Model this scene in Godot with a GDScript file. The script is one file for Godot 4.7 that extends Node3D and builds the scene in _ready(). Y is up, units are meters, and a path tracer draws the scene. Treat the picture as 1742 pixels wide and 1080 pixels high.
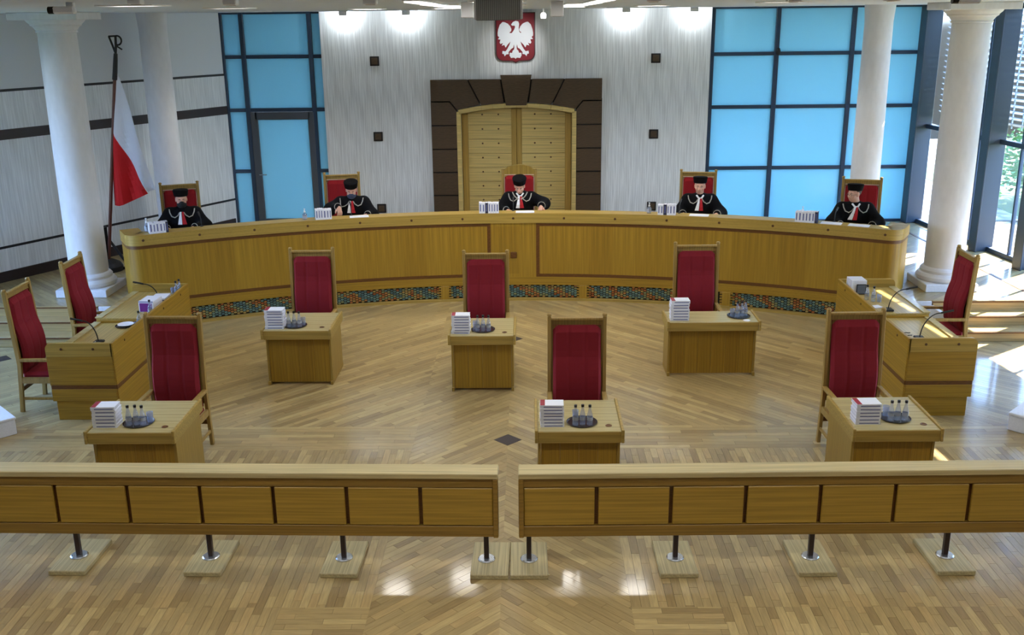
extends Node3D

# ------------------------------------------------------------------ mesh builder
class MB:
	var v := PackedVector3Array()
	var n := PackedVector3Array()
	var c := PackedColorArray()
	var t := PackedVector2Array()
	var col := Color(1, 1, 1)
	func tri(a: Vector3, b: Vector3, d: Vector3, nrm: Vector3) -> void:
		if (b - a).cross(d - a).dot(nrm) > 0.0:
			var s := b
			b = d
			d = s
		v.append(a); v.append(b); v.append(d)
		for i in 3:
			n.append(nrm); c.append(col); t.append(Vector2.ZERO)
	func tri_s(a: Vector3, b: Vector3, d: Vector3, na: Vector3, nb: Vector3, nd: Vector3) -> void:
		if (b - a).cross(d - a).dot(na + nb + nd) > 0.0:
			var s := b
			b = d
			d = s
			s = nb
			nb = nd
			nd = s
		v.append(a); v.append(b); v.append(d)
		n.append(na); n.append(nb); n.append(nd)
		for i in 3:
			c.append(col); t.append(Vector2.ZERO)
	func quad(a: Vector3, b: Vector3, d: Vector3, e: Vector3, nrm: Vector3) -> void:
		tri(a, b, d, nrm)
		tri(a, d, e, nrm)
	func quad_s(a: Vector3, b: Vector3, d: Vector3, e: Vector3, na: Vector3, nb: Vector3, nd: Vector3, ne: Vector3) -> void:
		tri_s(a, b, d, na, nb, nd)
		tri_s(a, d, e, na, nd, ne)
	# a box, its edges chamfered when bev > 0
	func box(ctr: Vector3, size: Vector3, bev := 0.0, bs := Basis()) -> MB:
		var h := size * 0.5
		var b: float = min(bev, min(h.x, min(h.y, h.z)) * 0.9)
		var ax := [Vector3.RIGHT, Vector3.UP, Vector3.BACK]
		for i in 3:
			for s in [-1.0, 1.0]:
				var u: Vector3 = ax[(i + 1) % 3]
				var w: Vector3 = ax[(i + 2) % 3]
				var hu: float = h[(i + 1) % 3] - b
				var hw: float = h[(i + 2) % 3] - b
				var o: Vector3 = ax[i] * (s * h[i])
				quad(ctr + bs * (o + u * hu + w * hw), ctr + bs * (o - u * hu + w * hw), ctr + bs * (o - u * hu - w * hw), ctr + bs * (o + u * hu - w * hw), bs * (ax[i] * s))
		if b > 0.0:
			for i in 3:
				var j := (i + 1) % 3
				var k := (i + 2) % 3
				for sj in [-1.0, 1.0]:
					for sk in [-1.0, 1.0]:
						var p: Vector3 = ax[j] * (sj * h[j]) + ax[k] * (sk * (h[k] - b))
						var q: Vector3 = ax[j] * (sj * (h[j] - b)) + ax[k] * (sk * h[k])
						var e: Vector3 = ax[i] * (h[i] - b)
						quad(ctr + bs * (p + e), ctr + bs * (p - e), ctr + bs * (q - e), ctr + bs * (q + e), bs * ((ax[j] * sj + ax[k] * sk).normalized()))
			for sx in [-1.0, 1.0]:
				for sy in [-1.0, 1.0]:
					for sz in [-1.0, 1.0]:
						var g := Vector3(sx, sy, sz)
						var a1 := Vector3(h.x, h.y - b, h.z - b) * g
						var a2 := Vector3(h.x - b, h.y, h.z - b) * g
						var a3 := Vector3(h.x - b, h.y - b, h.z) * g
						tri(ctr + bs * a1, ctr + bs * a2, ctr + bs * a3, bs * g.normalized())
		return self
	func bar(a: Vector3, b: Vector3, w: float, d: float, bev := 0.0, up := Vector3.UP) -> MB:
		var y := (b - a).normalized()
		var x := up.cross(y)
		if x.length() < 0.01:
			x = Vector3.RIGHT.cross(y) if absf(y.x) < 0.9 else Vector3.BACK.cross(y)
		x = x.normalized()
		var z := x.cross(y).normalized()
		return box((a + b) * 0.5, Vector3(w, (b - a).length(), d), bev, Basis(x, y, z))
	# polygon in the xy plane pushed from z0 to z1, placed by xf
	func prism(poly: PackedVector2Array, z0: float, z1: float, xf := Transform3D()) -> MB:
		var ids := Geometry2D.triangulate_polygon(poly)
		for i in range(0, ids.size(), 3):
			for z in [z0, z1]:
				var nn := xf.basis * Vector3(0, 0, 1.0 if z == max(z0, z1) else -1.0)
				tri(xf * Vector3(poly[ids[i]].x, poly[ids[i]].y, z), xf * Vector3(poly[ids[i + 1]].x, poly[ids[i + 1]].y, z), xf * Vector3(poly[ids[i + 2]].x, poly[ids[i + 2]].y, z), nn.normalized())
		var sgn := -1.0 if Geometry2D.is_polygon_clockwise(poly) else 1.0
		for i in poly.size():
			var p := poly[i]
			var q := poly[(i + 1) % poly.size()]
			var e := (q - p).normalized()
			var nn := (xf.basis * Vector3(e.y * sgn, -e.x * sgn, 0)).normalized()
			quad(xf * Vector3(p.x, p.y, z0), xf * Vector3(q.x, q.y, z0), xf * Vector3(q.x, q.y, z1), xf * Vector3(p.x, p.y, z1), nn)
		return self
	# profile of (radius, height) turned round y
	func lathe(prof: Array, seg := 24, xf := Transform3D(), sx := 1.0, sz := 1.0) -> MB:
		for i in prof.size() - 1:
			var p: Vector2 = prof[i]
			var q: Vector2 = prof[i + 1]
			if (q - p).length() < 1e-6:
				continue
			var e := (q - p).normalized()
			var nr := Vector2(e.y, -e.x)
			for k in seg:
				var a := TAU * k / seg
				var b := TAU * (k + 1) / seg
				var da := Vector3(cos(a) * sx, 0, sin(a) * sz)
				var db := Vector3(cos(b) * sx, 0, sin(b) * sz)
				var na := (xf.basis * Vector3(cos(a) * nr.x / sx, nr.y, sin(a) * nr.x / sz)).normalized()
				var nb := (xf.basis * Vector3(cos(b) * nr.x / sx, nr.y, sin(b) * nr.x / sz)).normalized()
				var a0 := xf * (da * p.x + Vector3(0, p.y, 0))
				var b0 := xf * (db * p.x + Vector3(0, p.y, 0))
				var a1 := xf * (da * q.x + Vector3(0, q.y, 0))
				var b1 := xf * (db * q.x + Vector3(0, q.y, 0))
				if p.x > 1e-6:
					tri_s(a0, b0, b1, na, nb, nb)
				if q.x > 1e-6:
					tri_s(a0, b1, a1, na, nb, na)
		return self
	func tube(pts: Array, r: float, seg := 8, r2 := -1.0) -> MB:
		var rings := []
		var norms := []
		var up := Vector3(0.31, 0.9, 0.27)
		for i in pts.size():
			var d: Vector3 = (pts[min(i + 1, pts.size() - 1)] - pts[max(i - 1, 0)]).normalized()
			if absf(d.dot(up.normalized())) > 0.97:
				up = Vector3(0.9, 0.1, 0.4)
			var x := up.cross(d).normalized()
			var y := d.cross(x)
			var rr: float = r if r2 < 0.0 else lerpf(r, r2, float(i) / (pts.size() - 1))
			var ring := []
			var nr := []
			for k in seg:
				var a := TAU * k / seg
				var o := x * cos(a) + y * sin(a)
				ring.append(pts[i] + o * rr)
				nr.append(o)
			rings.append(ring)
			norms.append(nr)
		for i in pts.size() - 1:
			for k in seg:
				var l := (k + 1) % seg
				quad_s(rings[i][k], rings[i][l], rings[i + 1][l], rings[i + 1][k], norms[i][k], norms[i][l], norms[i + 1][l], norms[i + 1][k])
		for e in [0, pts.size() - 1]:
			var d: Vector3 = (pts[0] - pts[1]).normalized() if e == 0 else (pts[e] - pts[e - 1]).normalized()
			for k in seg:
				tri(pts[e], rings[e][k], rings[e][(k + 1) % seg], d)
		return self
	func mesh(mat: Material = null) -> ArrayMesh:
		var a := []
		a.resize(Mesh.ARRAY_MAX)
		a[Mesh.ARRAY_VERTEX] = v
		a[Mesh.ARRAY_NORMAL] = n
		a[Mesh.ARRAY_COLOR] = c
		a[Mesh.ARRAY_TEX_UV] = t
		var m := ArrayMesh.new()
		m.add_surface_from_arrays(Mesh.PRIMITIVE_TRIANGLES, a)
		if mat:
			m.surface_set_material(0, mat)
		return m

# ------------------------------------------------------------------ distance-field figures
class SDF:
	var bones := []
	var cuts := []
	var k := 0.03
	static func cap(p: Vector3, a: Vector3, b: Vector3, ra: float, rb: float) -> float:
		var ab := b - a
		var l := ab.length_squared()
		var h := 0.0 if l < 1e-9 else clampf((p - a).dot(ab) / l, 0.0, 1.0)
		return (p - a - ab * h).length() - lerpf(ra, rb, h)
	static func ell(p: Vector3, c: Vector3, r: Vector3) -> float:
		var q := (p - c) / r
		var k0 := q.length()
		var k1 := (q / r).length()
		return -min(r.x, min(r.y, r.z)) if k1 < 1e-9 else k0 * (k0 - 1.0) / k1
	func capsule(a: Vector3, b: Vector3, ra: float, rb: float) -> void:
		bones.append([0, a, b, ra, rb])
	func ball(ce: Vector3, r: Vector3) -> void:
		bones.append([1, ce, r])
	func one(e: Array, p: Vector3) -> float:
		return cap(p, e[1], e[2], e[3], e[4]) if e[0] == 0 else ell(p, e[1], e[2])
	func at(p: Vector3) -> float:
		var d := 10.0
		for e in bones:
			var x := one(e, p)
			var h: float = max(k - absf(d - x), 0.0) / k
			d = min(d, x) - h * h * k * 0.25
		for e in cuts:
			d = max(d, -one(e, p))
		return d
	func build(cell: float, mb: MB, xf := Transform3D()) -> void:
		var lo := Vector3(1e9, 1e9, 1e9)
		var hi := -lo
		for e in bones:
			if e[0] == 0:
				var m: float = max(e[3], e[4])
				lo = lo.min(e[1].min(e[2]) - Vector3.ONE * m)
				hi = hi.max(e[1].max(e[2]) + Vector3.ONE * m)
			else:
				lo = lo.min(e[1] - e[2])
				hi = hi.max(e[1] + e[2])
		lo -= Vector3.ONE * (k + 2.0 * cell)
		hi += Vector3.ONE * (k + 2.0 * cell)
		var nx := int((hi.x - lo.x) / cell) + 2
		var ny := int((hi.y - lo.y) / cell) + 2
		var nz := int((hi.z - lo.z) / cell) + 2
		var f := PackedFloat32Array()
		f.resize(nx * ny * nz)
		f.fill(10.0)
		var pad := k + 2.0 * cell
		for e in bones:
			var bl: Vector3
			var bh: Vector3
			if e[0] == 0:
				var m: float = max(e[3], e[4]) + pad
				bl = e[1].min(e[2]) - Vector3.ONE * m
				bh = e[1].max(e[2]) + Vector3.ONE * m
			else:
				bl = e[1] - e[2] - Vector3.ONE * pad
				bh = e[1] + e[2] + Vector3.ONE * pad
			for ix in range(max(0, int((bl.x - lo.x) / cell)), min(nx, int((bh.x - lo.x) / cell) + 2)):
				for iy in range(max(0, int((bl.y - lo.y) / cell)), min(ny, int((bh.y - lo.y) / cell) + 2)):
					for iz in range(max(0, int((bl.z - lo.z) / cell)), min(nz, int((bh.z - lo.z) / cell) + 2)):
						var id := (ix * ny + iy) * nz + iz
						var x := one(e, lo + Vector3(ix, iy, iz) * cell)
						var d := f[id]
						var h: float = max(k - absf(d - x), 0.0) / k
						f[id] = min(d, x) - h * h * k * 0.25
		for e in cuts:
			for ix in range(max(0, int((e[1].x - e[2].x - lo.x) / cell)), min(nx, int((e[1].x + e[2].x - lo.x) / cell) + 2)):
				for iy in range(max(0, int((e[1].y - e[2].y - lo.y) / cell)), min(ny, int((e[1].y + e[2].y - lo.y) / cell) + 2)):
					for iz in range(max(0, int((e[1].z - e[2].z - lo.z) / cell)), min(nz, int((e[1].z + e[2].z - lo.z) / cell) + 2)):
						var id := (ix * ny + iy) * nz + iz
						f[id] = max(f[id], -one(e, lo + Vector3(ix, iy, iz) * cell))
		var idx := {}
		var pos := PackedVector3Array()
		var nor := PackedVector3Array()
		var off := [0, 1, nz, nz + 1, ny * nz, ny * nz + 1, ny * nz + nz, ny * nz + nz + 1]
		for ix in nx - 1:
			for iy in ny - 1:
				var base := (ix * ny + iy) * nz
				for iz in nz - 1:
					var id := base + iz
					var s := 0
					for o in off:
						if f[id + o] < 0.0:
							s += 1
					if s == 0 or s == 8:
						continue
					var sum := Vector3.ZERO
					var cnt := 0
					var gr := Vector3.ZERO
					for q in 8:
						var pq := Vector3(q >> 2, (q >> 1) & 1, q & 1)
						var fq: float = f[id + off[q]]
						gr += (pq * 2.0 - Vector3.ONE) * clampf(fq, -0.2, 0.2)
						for bit in [1, 2, 4]:
							if q & bit:
								continue
							var fr: float = f[id + off[q | bit]]
							if (fq < 0.0) != (fr < 0.0):
								var r: int = q | bit
								sum += pq.lerp(Vector3(r >> 2, (r >> 1) & 1, r & 1), fq / (fq - fr))
								cnt += 1
					idx[id] = pos.size()
					pos.append(xf * (lo + (Vector3(ix, iy, iz) + sum / cnt) * cell))
					nor.append((xf.basis * gr).normalized())
		for id in idx:
			var a: float = f[id]
			for ax in 3:
				var st: int = [ny * nz, nz, 1][ax]
				var u: int = [nz, 1, ny * nz][ax]
				var w: int = [1, ny * nz, nz][ax]
				if (a < 0.0) == (f[id + st] < 0.0):
					continue
				var i1: int = idx.get(id - u, -1)
				var i2: int = idx.get(id - u - w, -1)
				var i3: int = idx.get(id - w, -1)
				if i1 < 0 or i2 < 0 or i3 < 0:
					continue
				var i0: int = idx[id]
				mb.quad_s(pos[i0], pos[i1], pos[i2], pos[i3], nor[i0], nor[i1], nor[i2], nor[i3])

# ------------------------------------------------------------------ scene tree helpers
var M := {}
var used := {}
var rng := RandomNumberGenerator.new()

func numbered(called: String) -> String:
	if not used.has(called):
		used[called] = 0
		return called
	used[called] += 1
	return "%s_%03d" % [called, used[called]]

func thing(called: String, label: String, category: String, at := Vector3.ZERO, turn := 0.0, group := "") -> Node3D:
	var o := Node3D.new()
	o.name = numbered(called)
	add_child(o)
	o.position = at
	o.rotation.y = turn
	mark(o, label, category, group)
	return o

func mark(o: Node3D, label: String, category: String, group := "") -> void:
	o.set_meta("label", label)
	o.set_meta("category", category)
	if group != "":
		o.set_meta("group", group)

func part(parent: Node3D, called: String, mb: MB, mat: Material, label := "") -> MeshInstance3D:
	return part_m(parent, called, mb.mesh(), mat, label)

func part_m(parent: Node3D, called: String, mesh: Mesh, mat: Material, label := "") -> MeshInstance3D:
	var o := MeshInstance3D.new()
	o.name = called if parent != self else numbered(called)
	o.mesh = mesh
	o.material_override = mat
	parent.add_child(o, true)
	if label != "":
		o.set_meta("label", label)
	return o

func structure(called: String, label: String) -> Node3D:
	var o := Node3D.new()
	o.name = numbered(called)
	add_child(o)
	o.set_meta("kind", "structure")
	o.set_meta("label", label)
	o.set_meta("category", called.split("_")[0])
	return o

func copy_of(src: Node3D, label: String, at: Vector3, turn: float) -> Node3D:
	var base := String(src.name).rstrip("0123456789").trim_suffix("_")
	var r: Node3D = src.duplicate()
	r.name = numbered(base)
	add_child(r)
	r.position = at
	r.rotation.y = turn
	r.set_meta("label", label)
	return r

# ------------------------------------------------------------------ materials
func noise_image(sz: int, freq: float, oct: int, sd: int, lo: float, hi: float, contrast := 1.0) -> ImageTexture:
	var fn := FastNoiseLite.new()
	fn.noise_type = FastNoiseLite.TYPE_SIMPLEX_SMOOTH
	fn.seed = sd
	fn.frequency = freq
	fn.fractal_octaves = oct
	var im := fn.get_seamless_image(sz, sz)
	im.convert(Image.FORMAT_RGB8)
	for y in sz:
		for x in sz:
			var g := clampf((im.get_pixel(x, y).r - 0.5) * contrast + 0.5, 0.0, 1.0)
			var b := lerpf(lo, hi, g)
			im.set_pixel(x, y, Color(b, b, b))
	im.generate_mipmaps()
	return ImageTexture.create_from_image(im)

func plain(color: Color, rough := 0.6, metal := 0.0, spec := 0.5) -> StandardMaterial3D:
	var m := StandardMaterial3D.new()
	m.albedo_color = color
	m.roughness = rough
	m.metallic = metal
	m.metallic_specular = spec
	return m

func grained(color: Color, tex: Texture2D, sc: Vector3, rough := 0.45, spec := 0.5) -> StandardMaterial3D:
	var m := plain(color, rough, 0.0, spec)
	m.albedo_texture = tex
	m.uv1_triplanar = true
	m.uv1_scale = sc
	return m

func c8(r: int, g: int, b: int) -> Color:
	return Color(r / 255.0, g / 255.0, b / 255.0)

func make_materials() -> void:
	var grain := noise_image(512, 0.012, 4, 11, 0.84, 1.0, 1.5)
	var fine := noise_image(512, 0.03, 3, 5, 0.95, 1.0, 1.0)
	var streak := noise_image(512, 0.02, 4, 23, 0.88, 1.0, 1.6)
	var rough_stone := noise_image(256, 0.03, 4, 31, 0.6, 1.0, 1.4)
	M.grain = grain
	# oak by the direction of its grain
	var oak := c8(168, 129, 36)
	M.oak_v = grained(oak, grain, Vector3(6, 0.1, 6), 0.42)
	M.oak_x = grained(oak, grain, Vector3(0.1, 6, 6), 0.42)
	M.oak_z = grained(oak, grain, Vector3(6, 6, 0.1), 0.42)
	M.oak_tone = []
	for k in 4:
		M.oak_tone.append(grained([c8(166, 127, 35), c8(171, 132, 39), c8(161, 122, 33), c8(168, 129, 37)][k], grain, Vector3(6, 0.1, 6), 0.42))
	M.parapet = grained(c8(182, 150, 70), grain, Vector3(0.1, 6, 6), 0.4)
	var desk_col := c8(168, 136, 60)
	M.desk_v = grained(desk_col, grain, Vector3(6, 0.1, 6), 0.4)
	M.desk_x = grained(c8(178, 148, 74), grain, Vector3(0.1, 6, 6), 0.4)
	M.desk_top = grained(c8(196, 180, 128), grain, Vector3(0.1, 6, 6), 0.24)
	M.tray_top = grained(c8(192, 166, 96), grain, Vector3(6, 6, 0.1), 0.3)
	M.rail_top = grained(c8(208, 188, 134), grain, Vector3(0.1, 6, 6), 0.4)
	M.rail_panel = grained(c8(182, 144, 52), grain, Vector3(0.1, 6, 6), 0.42)
	M.rail_frame = grained(c8(154, 118, 46), grain, Vector3(0.1, 6, 6), 0.45)
	M.base_board = grained(c8(190, 174, 126), grain, Vector3(6, 6, 0.1), 0.4)
	M.chair_wood = grained(c8(172, 140, 74), grain, Vector3(6, 0.2, 6), 0.4)
	M.inlay = grained(c8(108, 66, 22), grain, Vector3(2, 8, 8), 0.45)
	M.stud = plain(c8(84, 52, 20), 0.5)
	M.red = grained(c8(134, 38, 47), fine, Vector3(6, 6, 6), 0.85, 0.2)
	M.red.rim_enabled = true
	M.red.rim = 0.25
	M.red_judge = grained(c8(146, 34, 38), fine, Vector3(6, 6, 6), 0.85, 0.2)
	M.piping_pale = plain(c8(200, 170, 150), 0.7)
	M.wenge = grained(c8(88, 68, 46), grain, Vector3(1.0, 8, 8), 0.5)
	M.wenge_dark = plain(c8(22, 16, 14), 0.7)
	M.door_oak = grained(c8(226, 198, 124), grain, Vector3(0.1, 6, 6), 0.4)
	M.door_stile = grained(c8(196, 160, 80), grain, Vector3(6, 0.1, 6), 0.4)
	M.wall = grained(c8(240, 243, 243), streak, Vector3(3.2, 0.1, 3.2), 0.85, 0.3)
	M.wall.normal_enabled = false
	M.plaster = plain(c8(218, 222, 224), 0.85, 0.0, 0.3)
	M.ceiling = plain(c8(216, 224, 236), 0.9, 0.0, 0.3)
	M.dark_line = plain(c8(20, 20, 24), 0.5)
	M.dark_band = plain(c8(46, 34, 32), 0.5)
	M.column = grained(c8(232, 232, 234), fine, Vector3(0.6, 0.2, 0.6), 0.6, 0.4)
	M.frame = plain(c8(40, 60, 84), 0.45)
	M.fin = plain(c8(52, 64, 76), 0.45)
	M.door_metal = plain(c8(76, 82, 90), 0.4)
	M.frost = plain(c8(140, 196, 220), 0.12)
	M.frost.backlight_enabled = true
	M.frost.backlight = Color(0.57, 0.72, 0.74)
	M.glass = plain(Color(0.75, 0.9, 0.95, 0.08), 0.02)
	M.glass.transparency = BaseMaterial3D.TRANSPARENCY_ALPHA
	M.slat = plain(c8(170, 186, 205), 0.5, 0.2)
	M.steel = plain(c8(196, 200, 206), 0.25, 0.9)
	M.post = plain(c8(40, 24, 22), 0.4)
	M.black = plain(c8(16, 16, 18), 0.5)
	M.robe = plain(c8(14, 14, 17), 0.85, 0.0, 0.2)
	M.robe.rim_enabled = true
	M.robe.rim = 0.15
	M.hat = plain(c8(18, 16, 17), 0.9, 0.0, 0.2)
	M.skin = plain(c8(214, 164, 142), 0.6)
	M.skin.subsurf_scatter_enabled = true
	M.skin.subsurf_scatter_strength = 0.1
	M.silver = plain(c8(170, 165, 155), 0.5, 0.2)
	M.white_cloth = plain(c8(236, 238, 242), 0.8)
	M.red_cloth = plain(c8(180, 22, 34), 0.8)
	M.flag_red = plain(c8(205, 20, 22), 0.8)
	M.flag_white = plain(c8(226, 228, 236), 0.8)
	M.flag_red.backlight_enabled = true
	M.flag_red.backlight = Color(0.4, 0.05, 0.05)
	M.flag_white.backlight_enabled = true
	M.flag_white.backlight = Color(0.4, 0.4, 0.4)
	M.pole = plain(c8(92, 46, 34), 0.4)
	M.paper = plain(c8(228, 230, 240), 0.7)
	M.pages = plain(c8(216, 214, 222), 0.85)
	M.cover_white = plain(c8(232, 234, 242), 0.4)
	M.spine_blue = plain(c8(92, 100, 150), 0.5)
	M.cover_red = plain(c8(150, 26, 44), 0.5)
	M.cover_dark = plain(c8(44, 46, 66), 0.5)
	M.purple = plain(c8(112, 34, 128), 0.5)
	M.screen_grey = plain(c8(96, 102, 112), 0.4)
	M.bottle = plain(Color(0.62, 0.69, 0.82, 0.32), 0.05)
	M.bottle.transparency = BaseMaterial3D.TRANSPARENCY_ALPHA
	M.label_grey = plain(c8(160, 166, 176), 0.5)
	M.tray = plain(c8(48, 40, 38), 0.25)
	M.china = plain(c8(238, 240, 244), 0.25)
	M.mask_black = plain(c8(20, 20, 22), 0.8)
	M.mask_blue = plain(c8(52, 60, 84), 0.8)
	M.hair = plain(c8(70, 60, 54), 0.8)
	M.hair_grey = plain(c8(150, 146, 142), 0.8)
	M.eye_white = plain(c8(220, 214, 208), 0.3)
	M.eye_dark = plain(c8(36, 26, 22), 0.3)
	M.lip = plain(c8(168, 100, 92), 0.5)
	M.crest_red = plain(c8(134, 10, 32), 0.6)
	M.crest_edge = plain(c8(60, 16, 28), 0.4)
	M.crest_white = plain(c8(240, 242, 246), 0.5)
	M.lamp_white = plain(c8(244, 245, 248), 0.5)
	M.unit_grey = plain(c8(190, 192, 188), 0.5)
	M.unit_dark = plain(c8(130, 132, 130), 0.5)
	M.stone_pale = grained(c8(224, 224, 226), fine, Vector3(2, 2, 2), 0.6)
	M.step_wood = grained(c8(186, 156, 100), grain, Vector3(0.1, 6, 6), 0.35)
	M.paving = grained(c8(150, 148, 142), rough_stone, Vector3(0.4, 0.4, 0.4), 0.9)
	M.bark = grained(c8(86, 70, 54), rough_stone, Vector3(4, 0.8, 4), 0.9)
	M.lawn = grained(c8(74, 104, 46), rough_stone, Vector3(1.5, 1.5, 1.5), 0.95)
	M.leaf = plain(Color(1, 1, 1), 0.6)
	M.leaf.vertex_color_use_as_albedo = true
	M.leaf.backlight_enabled = true
	M.leaf.backlight = Color(0.4, 0.5, 0.2)
	M.glow = plain(Color(1, 1, 1), 0.8)
	M.glow.emission_enabled = true
	M.glow.emission = Color(1.0, 0.98, 0.95)
	M.glow.emission_energy_multiplier = 3.0
	M.glow_bright = M.glow.duplicate()
	M.glow_bright.emission_energy_multiplier = 17.0
	M.glow_soft = M.glow.duplicate()
	M.glow_soft.emission_energy_multiplier = 1.1
	M.plank = plain(Color(1, 1, 1), 0.36)
	M.plank.clearcoat_enabled = true
	M.plank.clearcoat = 0.6
	M.plank.clearcoat_roughness = 0.09
	M.plank.albedo_texture = noise_image(512, 0.012, 4, 17, 0.90, 1.0, 1.5)
	M.plank.vertex_color_use_as_albedo = true
	M.floor_base = plain(c8(70, 50, 28), 0.6)
	M.mosaic = plain(Color(1, 1, 1), 0.35)
	M.mosaic.vertex_color_use_as_albedo = true
	M.grout = plain(c8(30, 26, 18), 0.9)

# ------------------------------------------------------------------ set-up
const CEIL := 4.62
const DAIS := 0.45
const BC := Vector3(0, 0, -5.1)   # centre of the bench's arc
const BR := 10.85

func _ready() -> void:
	rng.seed = 7
	var cam := Camera3D.new()
	cam.position = Vector3(0.238, 4.5, 0)
	cam.rotation_degrees = Vector3(-16.769, 0.9887, -0.6453)
	cam.fov = rad_to_deg(2.0 * atan(540.0 / 1701.7))
	cam.near = 0.05
	cam.far = 300.0
	add_child(cam)
	cam.current = true
	var sky_mat := ProceduralSkyMaterial.new()
	sky_mat.sky_top_color = c8(104, 152, 218)
	sky_mat.sky_horizon_color = c8(204, 218, 232)
	sky_mat.ground_bottom_color = c8(120, 120, 116)
	sky_mat.ground_horizon_color = c8(170, 180, 186)
	sky_mat.sky_energy_multiplier = 4.0
	var sky := Sky.new()
	sky.sky_material = sky_mat
	var env := Environment.new()
	env.background_mode = Environment.BG_SKY
	env.sky = sky
	env.tonemap_mode = Environment.TONE_MAPPER_LINEAR
	env.tonemap_exposure = 1.0
	env.sdfgi_enabled = true
	env.ssao_enabled = true
	env.ssil_enabled = true
	var we := WorldEnvironment.new()
	we.environment = env
	add_child(we)
	var sun := DirectionalLight3D.new()
	sun.light_energy = 20.0
	sun.light_color = Color(1.0, 0.97, 0.92)
	sun.light_angular_distance = 0.6
	sun.shadow_enabled = true
	var to_sun := Vector3(0.8 * cos(deg_to_rad(40)), sin(deg_to_rad(40)), -0.6 * cos(deg_to_rad(40)))
	add_child(sun)
	sun.look_at_from_position(to_sun * 50.0, Vector3.ZERO)
	make_materials()
	room()
	floor_planks()
	ceiling_lights()
	portal()
	partitions()
	curtain_wall()
	columns()
	outdoors()
	bench()
	rails()
	small_desks()
	side_desks()
	chairs()
	emblem()
	flag()
	judges()
	bench_items()
	desk_items()
	side_items()
	ceiling_things()
	floor_blocks()

func arc(a_deg: float, r: float, y: float) -> Vector3:
	var a := deg_to_rad(a_deg)
	return BC + Vector3(r * sin(a), y, -r * cos(a))

# ------------------------------------------------------------------ room shell
const WL0 := Vector2(-5.72, -20.0)   # left wall, where it meets the glazed partition
const WL1 := Vector2(-9.1, -14.2)

func wall_left_point(s: float, y: float, out := 0.0) -> Vector3:
	var d := (WL1 - WL0)
	var nn := Vector2(-d.y, d.x).normalized()   # towards the room
	if nn.x < 0:
		nn = -nn
	var p := WL0 + d * s + nn * out
	return Vector3(p.x, y, p.y)

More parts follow.
